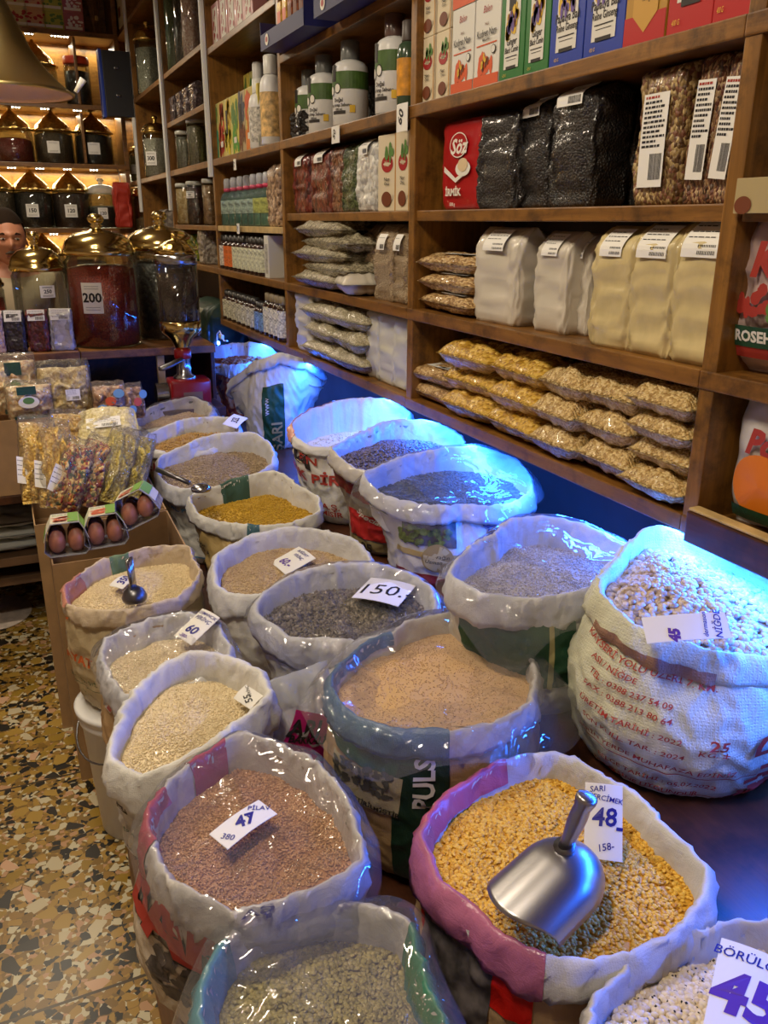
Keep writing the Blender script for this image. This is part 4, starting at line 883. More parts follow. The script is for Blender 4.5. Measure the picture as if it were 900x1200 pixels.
def jar(name,r_,h,mat,label,lid=BRASS2,lh=.25,fill=.8,cat='jar',lidk='dome',glass=GLASS,lab=None,knob=True,seg=32):
    """glass jar with contents and lid"""
    r=empty(name); tag(r,label,cat); hb=h*(1-lh)
    G().lathe([(r_*.95,0),(r_,.008),(r_,hb*.93),(r_*.93,hb*.97),(r_*.93,hb)],seg).build('jar_glass',glass,r,True)
    G().lathe([(r_*.90,.006),(r_*.945,.014),(r_*.945,hb*fill),(r_*.6,hb*fill+.01*r_/.1),(r_*.05,hb*fill+.012*r_/.1)],seg).build('contents',mat,r,True)
    H=h-hb
    if lidk=='dome':
        pr=[(r_*1.0,hb-.004),(r_*1.04,hb),(r_*1.04,hb+H*.10),(r_*.99,hb+H*.14),(r_*.98,hb+H*.2),(r_*.9,hb+H*.36),(r_*.68,hb+H*.50),(r_*.36,hb+H*.58),(r_*.16,hb+H*.61),(r_*.12,hb+H*.66),(r_*.19,hb+H*.70),(r_*.12,hb+H*.73),(r_*.21,hb+H*.80),(r_*.24,hb+H*.88),(r_*.17,hb+H*.97),(r_*.04,h)]
    elif lidk=='bell':
        pr=[(r_*1.0,hb-.003),(r_*1.05,hb),(r_*1.05,hb+H*.08),(r_*.94,hb+H*.14),(r_*.86,hb+H*.30),(r_*.66,hb+H*.46),(r_*.42,hb+H*.64),(r_*.22,hb+H*.80),(r_*.10,hb+H*.90),(r_*.09,hb+H*.94),(r_*.04,h)]
    else:
        pr=[(r_*.98,hb-.006),(r_*1.0,hb),(r_*1.0,hb+H*.8),(r_*.92,h),(r_*.3,h)]
    g=G().lathe(pr,48,fl=.02 if lidk=='bell' else .0,nf=16); g.build('lid',lid,r,True)
    if lab:
        w,hh,z=lab; g=G(); a0=w/r_/2; V2,F2=rect2d(-w/2,z-hh/2,w/2,z+hh/2,8,1); g.add([((r_+.002)*math.sin(a/r_),-(r_+.002)*math.cos(a/r_),b) for a,b in V2],F2,0)
        q=text2d(lab_text.pop(0) if lab_text else '',hh*.42,.03)
        if len(q[0]): g.add([((r_+.0032)*math.sin(a/r_),-(r_+.0032)*math.cos(a/r_),b+z) for a,b in q[0]],q[1],1)
        for k in (.38,.3,-.3,-.38): V2,F2=rect2d(-w*.35,z+hh*k-.0006,w*.35,z+hh*k+.0008,6,1); g.add([((r_+.003)*math.sin(a/r_),-(r_+.003)*math.cos(a/r_),b) for a,b in V2],F2,1)
        g.build('label',[PAPER,INK],r)
    return r
lab_text=[]
# ------------------------------------------------------------------ goods: nearest full bay
def span(p0,p1,z,X=1.17): return YS((p0+p1)/2,z,X),abs(YS(p0,z,X)-YS(p1,z,X))
def pl(k,px,z,X,label,group=None,rz=FRONT,dx=0,sc=None,rot=None): 
    return k.put((X+dx,YS(px,z,X),z),rz,label,group,rot=rot,sc=sc)
Z4,Z3,Z2,Z1=1.8695,1.5845,1.2995,1.0195
def by(w_,p0,p1,z,X,base): # scale so the thing spans p0..p1
    return abs(YS(p0,z,X)-YS(p1,z,X))/base
# upper shelf of boxes
n_=['left','right']
for i,(a,b) in enumerate(((491,508),(509,526))):
    y,w=span(a,b,Z4,1.17); s=w/.055
    k_cream.put((1.21,y,Z4),FRONT,'slim cream pomegranate box, %s one of the pair standing on the top shelf board'%n_[i],'cream slim boxes in the nearest full bay',sc=(s,1,1))
    k_cream.put((1.21,y,Z4+.166),FRONT,'slim cream pomegranate box stacked on the %s one of the lower pair'%n_[i],'cream slim boxes in the nearest full bay',sc=(s,1,1))
for i,(a,b) in enumerate(((528,553),(554,583))):
    y,w=span(a,b,Z4,1.17); s=w/.115
    k_kud.put((1.21,y,Z4),FRONT,'white and orange honey box reading Kudret Narı, %s of the two lower ones'%n_[i],'white and orange boxes',sc=(s,1,1))
    k_kud.put((1.21,y,Z4+.201),FRONT,'white and orange honey box stacked on top, %s of the two upper ones'%n_[i],'white and orange boxes',sc=(s,1,1))
for i,(a,b) in enumerate(((584,612),(613,641))):
    y,w=span(a,b,Z4,1.17); s=w/.125
    k_gin.put((1.215,y,Z4),FRONT,'green box reading Ginger Black Cumin, %s of the green pair on the shelf'%n_[i],'green ginger boxes',sc=(s,1,.88))
    k_gin.put((1.215,y,Z4+.217),FRONT,'green box on top of the %s green ginger box'%n_[i],'green ginger boxes',sc=(s,1,.88))
for i,(a,b) in enumerate(((642,681),(682,728))):
    y,w=span(a,b,Z4,1.17); k_blu.put((1.215,y,Z4),FRONT,'blue herbal box with white panel, %s of the two blue ones'%n_[i],'blue herbal boxes',sc=(w/.125,1,1))
y,w=span(729,777,Z4,1.17); k_gold.put((1.215,y,Z4),FRONT,'gold and red ginseng box between the blue and the red boxes',sc=(w/.125,1,1))
for i,(a,b) in enumerate(((779,832),(833,878))):
    y,w=span(a,b,Z4,1.17); k_red.put((1.215,y,Z4),FRONT,'red box with white panel, %s of the two red ones at the right end'%n_[i],'red boxes',sc=(w/.14,1,1))
# second shelf: semolina, dark bags, herb mixes
def redbag():
    r=blockbag('semolina_bag',.17,.235,.09,plain('red_foil',(168,20,26),.3,coat=.4,bump=.1,bs=20),'red printed semolina bag reading İRMİK at the left end of its shelf',11,top=.06,amp=.35)
    g=G();y=-.056
    it=[(*disc2d(-.01,.165,.042,.032,28),0),(*disc2d(-.01,.165,.039,.029,28),1),(*text2d('Söz',.052,.03,.3),0),(*disc2d(0.015,.105,.035,.02,24),0),(*disc2d(.015,.114,.024,.017,24),2),(*text2d('İRMİK',.026,.04),0),(*text2d('500 g',.012,.02),0)]
    off=[(0,0),(0,0),(-.01,.160),(0,0),(0,0),(-.03,.045),(-.03,.014)]
    for (V2,F2,i),(ox,oz) in zip(it,off): g.add([((a+ox)*.86+.006,y+.004-.0008*(1+(i==2))-.0005*len(g.V)/100,b+oz) for a,b in V2],F2,i)
    V2=np.array([(-.08,.115),(-.08,.10),(-.02,.07),(.05,.10),(.05,.108),(-.02,.082)]); g.add([(a*.82+.006,y+.003,b) for a,b in V2],[(0,1,2,5),(5,2,3,4)],0)
    g.build('front_print',[pP,plain('red_foil',(168,20,26)),plain('pudding_cream',(214,190,150),.5)],r); return r
y,w=span(513,560,Z3,1.19); Kit(redbag()).put((1.24,y,Z3),FRONT,sc=(w/.17,1,1))
BLK=content('black_tea',[(14,11,10),(24,18,16),(8,7,7),(34,26,22)],200,.8,.9,.5)
k_tea=Kit(blockbag('tea_bag',.17,.24,.10,BLK,'x',21,top=.10,amp=1.6)); k_teal=Kit(blockbag('tea_bag',.17,.24,.10,BLK,'x',25,top=.10,amp=1.6,lab=(.10,.05,.225,.6,2)))
y,w=span(562,603,Z3,1.2); k_tea.put((1.24,y,Z3),FRONT+.15,'black tea bag without sticker standing beside the red semolina bag','clear bags of black tea',sc=(w/.19,1,.98))
y,w=span(600,645,Z3,1.22); k_teal.put((1.27,y,Z3),FRONT-.1,'black tea bag with pale sticker, left one of the two with stickers','clear bags of black tea',sc=(w/.19,1,1.02))
y,w=span(642,696,Z3,1.2); k_teal.put((1.24,y,Z3),FRONT,'black tea bag with pale sticker, right one of the two with stickers','clear bags of black tea',sc=(w/.19,1,1.03))
y,w=span(690,735,Z3,1.3); k_tea.put((1.36,y,Z3),FRONT,'black tea bag standing back in the dark beside the herb mix bags','clear bags of black tea',sc=(w/.17,1,1))
HERB=content('herb_mix',[(120,92,50),(168,140,90),(96,66,36),(190,164,112),(130,84,60)],110,1.,.8); HERB2=content('herb_mix_red',[(130,84,56),(168,130,90),(100,52,36),(190,160,120),(84,60,40)],115,1.,.8)
k_h1=Kit(blockbag('herb_bag',.20,.25,.09,HERB,'x',31,top=.07,amp=1.1,lab=(.115,.165,.115,0,11,TXR))); k_h2=Kit(blockbag('herb_bag',.16,.255,.08,HERB2,'x',33,top=.07,amp=1.1,lab=(.10,.165,.125,0,11,TXR)))
y,w=span(738,792,Z3,1.19); k_h1.put((1.23,y,Z3),FRONT,'clear bag of pale herb mix with long white label, leftmost of three',sc=(w/.22,1,1))
y,w=span(790,826,Z3,1.19); k_h2.put((1.24,y,Z3),FRONT-.05,'clear bag of reddish herb mix with long white label, middle of three','reddish herb mix bags',sc=(w/.18,1,1),rot=(0,.05,FRONT))
y,w=span(822,851,Z3,1.19); k_h2.put((1.235,y,Z3),FRONT,'clear bag of reddish herb mix next to the right upright, rightmost of three','reddish herb mix bags',sc=(w/.16*1.1,1,.98),rot=(0,.10,FRONT))
# third shelf: cracked wheat packets and flour
WHT=content('cracked_wheat',[(168,130,78),(196,162,108),(140,104,58),(210,180,130)],190,1.,.7)
k_wh=Kit(pack('wheat_packet',.16,.15,.055,WHT,'x',41,lab=(.07,.04,.02,-.04))); 
for i,t in enumerate(('bottom','middle','top')):
    y,w=span(489,551,Z2,1.17); k_wh.put((1.235,y,Z2+.002+.055*i),FRONT+.05*(i-1),'small packet of cracked wheat beside the white flour, %s of three'%t,'wheat packets beside the flour',sc=(w/.16,1,1))
FW=plain('flour_white',(206,198,182),.4,coat=.55,bump=.25,bs=30,var=.04); FC=plain('corn_flour',(206,188,136),.4,coat=.55,bump=.25,bs=30,var=.07,vs=14)
k_f1=Kit(blockbag('flour_bag',.18,.235,.10,FW,'x',51,top=.22,amp=.9,lab=(.085,.05,.205,.75,3))); k_f2=Kit(blockbag('flour_bag',.18,.235,.10,FW,'x',53,top=.22,amp=.9,lab=(.085,.05,.205,.75,3)))
k_c1=Kit(blockbag('flour_bag',.20,.25,.10,FC,'x',55,top=.2,amp=1.1,lab=(.10,.055,.218,.75,3))); k_c2=Kit(blockbag('flour_bag',.20,.25,.10,FC,'x',57,top=.2,amp=1.2,lab=(.13,.06,.218,.65,3)))
gF='flour bags in the nearest full bay'
for k,a,b,X,hs,lab in ((k_f1,550,604,1.18,1.02,'white flour bag next to the wheat packets, leftmost of the flour'),(k_f2,602,628,1.30,.98,'white flour bag set back between the leftmost one and its neighbour'),(k_f2,620,662,1.20,.99,'white flour bag, third from the left, whole front visible'),(k_f1,658,688,1.24,.97,'white flour bag just left of the cream coloured bags'),
    (k_c1,683,737,1.17,.98,'cream coloured flour bag, leftmost of the three cream ones'),(k_c2,727,784,1.17,1.,'cream coloured flour bag, middle of the three cream ones'),(k_c2,774,842,1.17,1.03,'cream coloured flour bag against the right upright')):
    y,w=span(a,b,Z2,X); k.put((X+.05,y,Z2),FRONT,lab,gF,sc=(w/(.18 if k in(k_f1,k_f2) else .20)*.90,1,hs))
# lowest shelf: pasta packets in piles
NOO=content('yellow_noodles',[(186,142,40),(208,166,62),(160,116,26),(220,182,84)],170,1.,.8,stretch=(1,.4,1),wrinkle=.35); PAL=content('pale_pasta',[(190,156,92),(212,182,122),(166,130,70),(222,196,140)],190,1.,.8,wrinkle=.35)
k_n=[Kit(pack('noodle_packet',.19,.20,.07,NOO,'x',61,amp=.07)),Kit(pack('noodle_packet',.19,.20,.07,NOO,'x',63,amp=.07))]
k_p=[Kit(pack('pasta_packet',.18,.20,.07,PAL,'x',65,amp=.06)),Kit(pack('pasta_packet',.18,.20,.07,PAL,'x',67,amp=.06))]
k_w2=Kit(pack('wheat_packet',.17,.17,.05,WHT,'x',69,lab=(.08,.05,.0,-.03)))
rr=random.Random(5)
for i,t in enumerate(('lower','upper')):
    y,w=span(478,530,Z1,1.17); k_w2.put((1.25,y,Z1+.001+.055*i),FRONT+.1*i,'flat packet of cracked wheat left of the yellow noodles, %s of two'%t,'wheat packets left of the noodles',sc=(w/.17,1,1.1))
rows=['bottom','second','third','top']
for c,(a,b,nr,K,nm) in enumerate(((524,578,3,k_n,'yellow noodle packet, left pile'),(576,634,3,k_n,'yellow noodle packet, right pile'),(632,682,3,k_p,'pale pasta packet, first pile right of the yellow ones'),(678,738,3,k_p,'pale pasta packet, second pile right of the yellow ones'),(736,806,4,k_p,'pale pasta packet, pile against the right upright'))):
    hh=[.0,.070,.140] if nr==3 else [0,.056,.112,.168]
    for i in range(nr):
        y,w=span(a,b,Z1,1.17); k=K[(c+i)%2]; s=(.070 if nr==3 else .058)/.07
        k.put((1.235+rr.uniform(-.012,.012),y+rr.uniform(-.01,.01)*(1 if c<4 else 0),Z1+.001+hh[i]),FRONT+rr.uniform(-.07,.07)*(1 if c<4 else .3),'%s, %s one of %d'%(nm,rows[i] if i<nr-1 else 'top',nr),'noodle and pasta packets on the lowest shelf',sc=(w/(.19 if K is k_n else .18)*(.98),1,s*1.12))
# ------------------------------------------------------------------ nearest bay, cut by the frame
def fruitbag(name,px,z,label,title,base,w,h,kind):
    r=empty(name); tag(r,label,'bag'); V,Fc=pillow_mesh(w,h,.10,71 if kind else 73,amp=.05,pinch=.16); mk('bag_body',V,Fc,base,r)
    g=G()
    def on(items):
        for V2,F2,i in items:
            P=[]
            for x,zz in V2:
                u=x/(w/2); v=(zz-h/2)/(h/2); ez=max(0,1-min(1,abs(v))**3.2)**.55; ex=max(0,1-min(1,abs(u))**4)**.6; P.append((x,-(.05*ez*ex*1.1)-.007-.0006*i,zz))
            g.add(P,F2,i)
    def off(q,dx,dz): return (q[0]+np.array([dx,dz]),q[1])
    if kind:
        on([(*off(text2d(title,.075,.05,.2),-.03,h*.64),1),(*off(blob2d(26,.12,.045,4,(.005,.013)),-.03,h*.42),1),(*off(blob2d(14,.1,.05,6,(.006,.014)),.03,h*.36),2),(*off(rect2d(-.09,-.018,.05,.018,6,2),-.02,h*.22),3),(*off(text2d('ROSEHIP',.026,.04),-.04,h*.22),4),(*off(rect2d(-.07,-.01,.06,.01,6,2),-.02,h*.13),1)])
        g.build('front_print',[base,TXR,pG,GRN,pP],r)
    else:
        on([(*off(text2d(title,.06,.05,.25),-.0,h*.62),1),(*off(disc2d(-.06,0,.062,.058,28),-.0,h*.34),2),(*off(disc2d(.045,-.02,.052,.055,28),-.0,h*.32),3),(*off(disc2d(.045,-.02,.042,.045,28),-.0,h*.32),4)]+[(*off(rot2d(rect2d(.004,-.0015,.042,.0015,2,1)[0],k*45),.045,h*.32-.02),rect2d(0,0,1,1,2,1)[1],5) for k in range(0)]+[(*off(rect2d(-.10,-.012,.03,.012,6,2),-.02,h*.13),6),(*off(text2d('ORANGE',.02,.03),-.06,h*.13),5),(*off(disc2d(.03,0,.02,.022,16),.02,h*.86),1)])
        g.build('front_print',[base,TXR,plain('orange_skin',(220,120,26),.4),plain('orange_rind',(214,150,30),.4),plain('orange_flesh',(196,128,20),.4),pP,GRN],r)
    r.location=(1.24,YS(px,z,1.19),z); r.rotation_euler=(0,0,FRONT+.1); return r
fruitbag('herbal_tea_bag',905,Z2,'pinkish printed rosehip bag cut by the right edge, on the upper of the two shelves','Ku',plain('pink_foil',(190,166,160),.35,coat=.5,bump=.15,bs=25),.26,.30,True)
fruitbag('herbal_tea_bag',915,Z1,'white printed orange bag cut by the right edge, on the lower shelf','Portakal',plain('white_foil',(196,190,184),.35,coat=.5,bump=.15,bs=25),.30,.27,False)
r=blockbag('snack_bag',.2,.2,.09,content('mixed_snack',[(120,100,70),(90,80,70),(160,140,110)],90,1.,.9),'grey brown clear bag high up at the right edge above the cream card',77,amp=1.3); r.location=(1.26,YS(915,Z3,1.2),Z3); r.rotation_euler=(0,0,FRONT)
r=empty('shelf_card',(1.142,YS(888,1.6,1.142),1.572)); tag(r,'cream card strip with a dark round mark at the right edge shelf','card'); G().box(-.002,.002,-.085,.045,-.005,.05,bev=.001).build('card_slip',plain('cream_card',(170,152,108),.6),r); g=G(); V2,F2=disc2d(.025,.008,.018,.014); g.add([(-.0032,a,b) for a,b in V2],F2); g.build('dark_mark',pB,r)
# ------------------------------------------------------------------ second bay
gl=film_mat('hazy_cap',(200,200,200),.4,.1,.35,.1,5,hz=(120,124,124)); cap2=plain('grey_cap',(112,116,116),.3,coat=.5)
def soap(name,sc_=1,capm=None):
    R_=.066; d=[]
    V2,F2=rect2d(-.10,.112,.16,.165,20,1); d.append((V2,F2,pG2))
    V2,F2=rect2d(-.035,.135,-.01,.185,4,1); d.append((V2,F2,pK))
    for i in range(2): V2,F2=disc2d(-.035+.032*i,.108+.006*i,.015,.016,20); d.append((V2,F2,pK)); V2,F2=disc2d(-.035+.032*i,.108+.006*i,.012,.013,20); d.append((V2,F2,pP))
    for t,a,b,s in (('Doğal',.0,.078,.016),('Sıvı Arap Sabunu',.005,.063,.014),('1000 ml',.0,.050,.010)): V2,F2=text2d(t,s,.02); d.append((V2+np.array([a,b]),F2,pK))
    V2,F2=rect2d(-.03,.036,.03,.046,6,1); d.append((V2,F2,pK)); V2,F2=rect2d(.045,.040,.065,.062,3,1); d.append((V2,F2,pY))
    return bottle(name,R_,.265,WHITEP,capm or cap2,'x',deco=d,capr=.52,caph=.23,neck=.1,seg=36)
pG2=plain('label_green',(72,104,44),.5,var=.15,vs=30)
k_s=Kit(soap('soap_bottle'))
for px,X,sc,lab in ((364,1.25,.90,'white soap bottle with green band, leftmost and partly hidden'),(381,1.225,.95,'white soap bottle with green band, second from the left'),(411,1.215,.95,'white soap bottle with green band and coconut picture, third and most visible')):
    pl(k_s,px,Z4,X,lab,'white soap bottles with green bands',sc=(sc,sc,sc*1.09),rz=FRONT+.45)
k_s2=Kit(soap('soap_bottle',capm=plain('brown_cap',(96,72,66),.3,coat=.5))); pl(k_s2,462,Z4,1.215,'taller white soap bottle with green band and brownish cap beside the upright',sc=(.92,.92,1.08),rz=FRONT+.3)
r=bottle('juice_bottle',.032,.24,plain('dark_green_glass',(60,80,60),.2,coat=.5),plain('grey_cap_dark',(80,70,66),.4),'narrow orange labelled bottle squeezed against the upright',labm=plain('orange_label',(206,140,30),.5,var=.3,vs=30),lt=(.2,.75),neck=.25); r.location=(1.19,YS(477,Z4,1.19),Z4)
r=blockbag('tea_bag',.10,.11,.08,BLK,'small dark crinkled bag left of the white soap bottles',81,amp=1.8); r.location=(1.23,YS(350,Z4,1.2),Z4); r.rotation_euler=(0,0,FRONT)
r=blockbag('tea_bag',.10,.15,.08,BLK,'dark bag standing behind between the soap bottles',82,amp=1.6,lab=(.05,.03,.13,.6,2)); r.location=(1.34,YS(440,Z4,1.34),Z4); r.rotation_euler=(0,0,FRONT)
def tray(px,z,label):
    r=empty('display_tray'); tag(r,label,'tray'); NV=plain('navy_card',(28,30,84),.5); g=G()
    g.box(-.26,.26,-.16,.16,0,.004); g.box(-.26,-.256,-.16,.16,.004,.10); g.box(.256,.26,-.16,.16,.004,.10); g.box(-.26,.26,.156,.16,.004,.12); g.box(-.26,.26,-.16,-.156,.004,.055); g.build('tray_body',NV,r)
    g=G(); V2,F2=disc2d(-.17,.028,.022,.02); g.add([(a,-.162,b) for a,b in V2],F2,0); V2,F2=disc2d(-.17,.028,.012,.01); g.add([(a,-.1632,b) for a,b in V2],F2,1); g.build('round_emblem',[pP,pR],r); return r
k_t=Kit(tray(0,0,'x'))
zt=2.1825
k_t.put((1.22,3.30,zt),FRONT,'navy display tray protruding over the soap bottles, left one'); k_t.put((1.22,2.68,zt),FRONT,'navy display tray at the top edge of the photo, right one')
kk=[Kit(carton('candy_packet',.05,.06,.16,content('candy_y',[(200,150,30),(230,190,60)],60,.5),[fr(-.4,-.2,.4,.3,pO)],'x')),Kit(carton('candy_packet',.05,.06,.16,content('candy_b',[(120,50,16),(160,80,30)],60,.5),[fr(-.4,-.2,.4,.3,pB)],'x'))]
for i in range(7): kk[0 if i<2 else 1].put((1.15,3.50-.065*i,zt+.005),FRONT,'small %s packet in the left navy tray, number %s from its left end'%('yellow' if i<2 else 'brown',['one','two','three','four','five','six','seven'][i]),'packets in the left navy tray')
# shelf of dried spices
def clr(nm,cols,sc=60,**k): return content(nm,cols,sc,1.,.9,**k)
CH_=clr('red_chilli',[(90,22,16),(116,34,22),(64,16,12),(128,60,44)],90,stretch=(1,1,.5)); BRN=clr('brown_spice',[(110,66,44),(140,92,64),(80,46,30)],80); GRNL=clr('green_leaves',[(60,76,40),(84,98,56),(42,56,28)],110); NUT=clr('white_balls',[(206,204,198),(176,176,174),(222,222,216)],52,wrinkle=.1)
for nm,a,b,m,lab,sd,lb in (('chilli_bag',346,364,CH_,'narrow clear bag of red chillies, leftmost beside the upright',91,1),('chilli_bag',366,391,CH_,'wider clear bag of red chillies, second from the left upright',92,1),('spice_bag',391,405,BRN,'clear bag of brown spice between chillies and green leaves',93,0),('herb_bag',403,421,GRNL,'clear bag of dried green leaves',94,0),('sweets_bag',419,443,NUT,'clear bag of white round sweets with sticker left of the pomegranate boxes',95,1)):
    y,w=span(a,b,Z3,1.19); r=blockbag(nm,w*.97,.235,.11,m,lab,sd,top=.16,amp=1.2,lab=(w*.4,.05,.205,.3,2) if lb else None); r.location=(1.24,y,Z3); r.rotation_euler=(0,0,FRONT)
for i,(a,b) in enumerate(((444,463),(464,479))):
    y,w=span(a,b,Z3,1.18); k_cream.put((1.22,y,Z3),FRONT+.1,'pomegranate box beside the white sweets, %s of the two on this shelf'%n_[i],'pomegranate boxes beside the sweets',sc=(w/.055*.95,1.1,1.38))
# large flat bags
BG=content('large_seed_bag',[(150,140,112),(180,170,140),(124,114,90),(196,188,160)],150,.8,1.,wrinkle=.6)
kb_=Kit(pack('seed_packet',.55,.24,.075,BG,'x',101,amp=.09))
for i in range(5):
    kb_.put((1.24+.01*(i%2),3.13+.03*(-1)**i,Z2+.001+.047*i),FRONT+.04*(-1)**i,'large flat clear bag of grey seeds, %s in the pile of five'%['bottom','second from the bottom','middle','second from the top','top'][i],'large flat seed bags',sc=(1 if i<4 else .85,1,.95))
r=pack('rice_packet',.20,.16,.08,FW,'small white packet with green label lying in front of the large flat bags',103,amp=.04); r.location=(1.20,YS(412,Z2,1.17),Z2+.001); r.rotation_euler=(.0,0,FRONT-.2); g=G(); g.add([(x,y,.084+.004*(y>0)) for x,y in rect2d(-.0,-.05,.07,.0,1,1)[0]],rect2d(0,0,1,1,1,1)[1]); g.build('green_label',GRN,r)
BW=clr('brown_flour',[(150,128,96),(164,142,110)],220,wrinkle=.6)
for i,(a,b,X,lab) in enumerate(((425,440,1.24,'brown flour bag, leftmost and half hidden'),(439,461,1.18,'brown flour bag with white paper tag, middle one'),(459,478,1.19,'brown flour bag with crumpled white tag by the upright'))):
    y,w=span(a,b,Z2,X); r=blockbag('brown_flour_bag',w,.245,.10,BW,lab,111+i,top=.3,amp=1.6,lab=(w*.4,.05,.19,.4,1) if i else None); r.location=(X+.05,y,Z2); r.rotation_euler=(0,0,FRONT); r['group']='brown flour bags'
# lowest shelf second bay
r=blockbag('white_roll_bag',.22,.255,.14,plain('white_crumpled_film',(200,198,190),.35,coat=.6,bump=.5,bs=25),'tall crumpled white bag at the left end of the lowest shelf',121,top=.05,amp=1.5); r.location=(1.24,YS(362,Z1,1.19),Z1); r.rotation_euler=(0,0,FRONT)
GR=content('grey_grain_pack',[(160,150,120),(186,176,146),(140,130,102)],190,.9,.9,wrinkle=.4); k_g=[Kit(pack('grain_packet',.24,.22,.085,GR,'x',123,amp=.07)),Kit(pack('grain_packet',.24,.22,.085,GR,'x',125,amp=.07))]
for c,(a,b) in enumerate(((364,396),(394,430))):
    for i in range(3):
        y,w=span(a,b,Z1,1.17); k_g[(c+i)%2].put((1.24,y,Z1+.001+.075*i),FRONT+.06*(-1)**i,'cushion shaped grain packet in the %s pile, %s of three'%(n_[c],['bottom','middle','top'][i]),'cushion shaped grain packets',sc=(w/.24*1.05,1,.92))
for i,(a,b) in enumerate(((428,443),(442,462),(460,478))):
    y,w=span(a,b,Z1,1.18); r=blockbag('starch_bag',w,.245,.10,plain('starch_white',(196,194,180),.4,coat=.6,bump=.45,bs=28),'tall white starch bag, %s of three beside the upright'%['left','middle','right'][i],131+i,top=.08,amp=1.3); r.location=(1.235,y,Z1); r.rotation_euler=(0,0,FRONT); r['group']='tall white starch bags'
# ------------------------------------------------------------------ third bay
def jc(name,seed,a,b,base):
    return Kit(carton(name,.11,.08,.26,plain(base[0],base[1],.45),[bl(14,.8,.4,0,.2,seed,a,(.05,.16)),bl(14,.8,.4,0,-.2,seed+3,b,(.05,.18)),fr(-.25,-.1,.0,.3,pK) if seed%2 else fr(-.2,-.3,.2,-.2,pP)],'x'))
ks=[jc('juice_carton',1,pG,plain('p_teal',(60,150,120),.5),('jc1',(200,196,120))),jc('juice_carton',2,pO,plain('p_red2',(190,60,30),.5),('jc2',(206,190,110))),jc('juice_carton',3,pY,plain('p_yel2',(220,200,30),.5),('jc3',(210,200,120))),jc('juice_carton',4,pG,plain('p_grn2',(80,150,50),.5),('jc4',(206,196,90))),jc('juice_carton',5,plain('p_slate',(70,76,90),.5),pB,('jc5',(180,160,120))),jc('juice_carton',6,pO,plain('p_or3',(214,120,40),.5),('jc6',(200,180,100))),jc('juice_carton',7,pG,plain('p_dgr',(40,90,50),.5),('jc7',(214,196,90)))]
ed=[248,256,263,271,279,287,295,302]; cn=['teal splashed','red orange','bright yellow','leaf green','slate and brown','orange','pineapple green']
for i,k in enumerate(ks):
    y,w=span(ed[i],ed[i+1],Z4,1.17); k.put((1.22,y,Z4),FRONT,'tall juice carton with %s picture on the front row'%cn[i],'colourful tall juice cartons',sc=(w/.11*.96,1,1.05))
for i in range(5):
    y=YS(270+8.5*i,Z4,1.36); ks[(i+3)%7].put((1.38,y,Z4),FRONT,'tall juice carton in the back row, number %s from the left'%['one','two','three','four','five'][i],'juice cartons of the back row',sc=(1.1,1,1.62))
def wb(nm,m,lab,px,X,h,rr_=.05): 
    r=bottle(nm,rr_,h,WHITEP,plain('white_cap',(214,214,208),.35),lab,labm=m,lt=(.12,.75),neck=.25,caph=.22,capr=.6); r.location=(X,YS(px,Z4,X),Z4)
wb('shampoo_bottle',plain('lab_red',(200,196,186),.5,var=.4,vs=60),'white bottle with red band right of the juice cartons',306,1.20,.30); wb('shampoo_bottle',plain('lab_orange',(206,170,110),.5,var=.4,vs=40),'white bottle with orange print against the upright',320,1.19,.36)
r=bottle('green_bottle',.05,.44,plain('green_plastic',(40,120,30),.4),WHITEP,'green bottle standing behind the white ones with a tall cap',neck=.2,caph=.3); r.location=(1.33,YS(306,Z4,1.33),Z4)
# clear bottles
CB=film_mat('bottle_clear',(200,226,214),.3,.05,.12,.1,4,hz=(150,190,180)); Zc=1.5285
def pump(lq,capc,lc,nm='lotion_bottle'):
    r=empty(nm); tag(r,'x','bottle'); G().lathe([(.03,0),(.032,.004),(.032,.12),(.024,.145),(.014,.155)],16).build('bottle_body',CB,r,True); G().lathe([(.028,.004),(.029,.008),(.029,.075),(.002,.076)],16).build('liquid',lq,r,True)
    G().lathe([(.015,.155),(.016,.20),(.013,.215),(.004,.217)],16).build('cap',film_mat('hazy_cap2',(225,225,230),.4,.1,.5,.1,5),r,True); G().lathe([(.0165,.156),(.0168,.172)],16).build('cap_ring',capc,r,True)
    g=G(); g.lathe([(.0328,.055),(.0328,.115)],16); g.F=g.F[:-2]; g.I=g.I[:-2]; g.build('label',lc,r,True); return r
lq=plain('teal_liquid',(60,110,110),.2,coat=.6); kpk=Kit(pump(lq,plain('ring_pink',(200,80,110),.4),plain('lab_grey',(150,170,160),.5,var=.4,vs=80))); kpy=Kit(pump(plain('pale_liquid',(140,160,140),.2,coat=.6),plain('ring_magenta',(200,50,90),.4),plain('lab_olive',(170,176,96),.5,var=.3,vs=80)))
for i in range(8): (kpk if i<6 else kpy).put((1.21,YS(257+7.6*i,Zc,1.19),Zc),FRONT,'clear lotion bottle with %s label, number %s from the left'%('greyish' if i<6 else 'olive',['one','two','three','four','five','six','seven','eight'][i]),'clear lotion bottles',sc=(1.25,1.25,1.12))
r=bottle('oil_bottle',.04,.24,plain('dark_oil',(40,50,34),.2,coat=.6),plain('ring_magenta',(200,50,90)),'dark oil bottle with pink cap behind the clear lotion bottles',neck=.4); r.location=(1.27,YS(313,Zc,1.27),Zc)
y,w=span(316,329,Zc,1.18); r=blockbag('nut_bag',w,.27,.09,clr('mixed_nuts',[(140,110,84),(190,160,130),(96,70,50)],70),'clear bag of mixed nuts against the upright beside the lotion bottles',141,top=.2,amp=1.2); r.location=(1.22,y,Zc); r.rotation_euler=(0,0,FRONT)
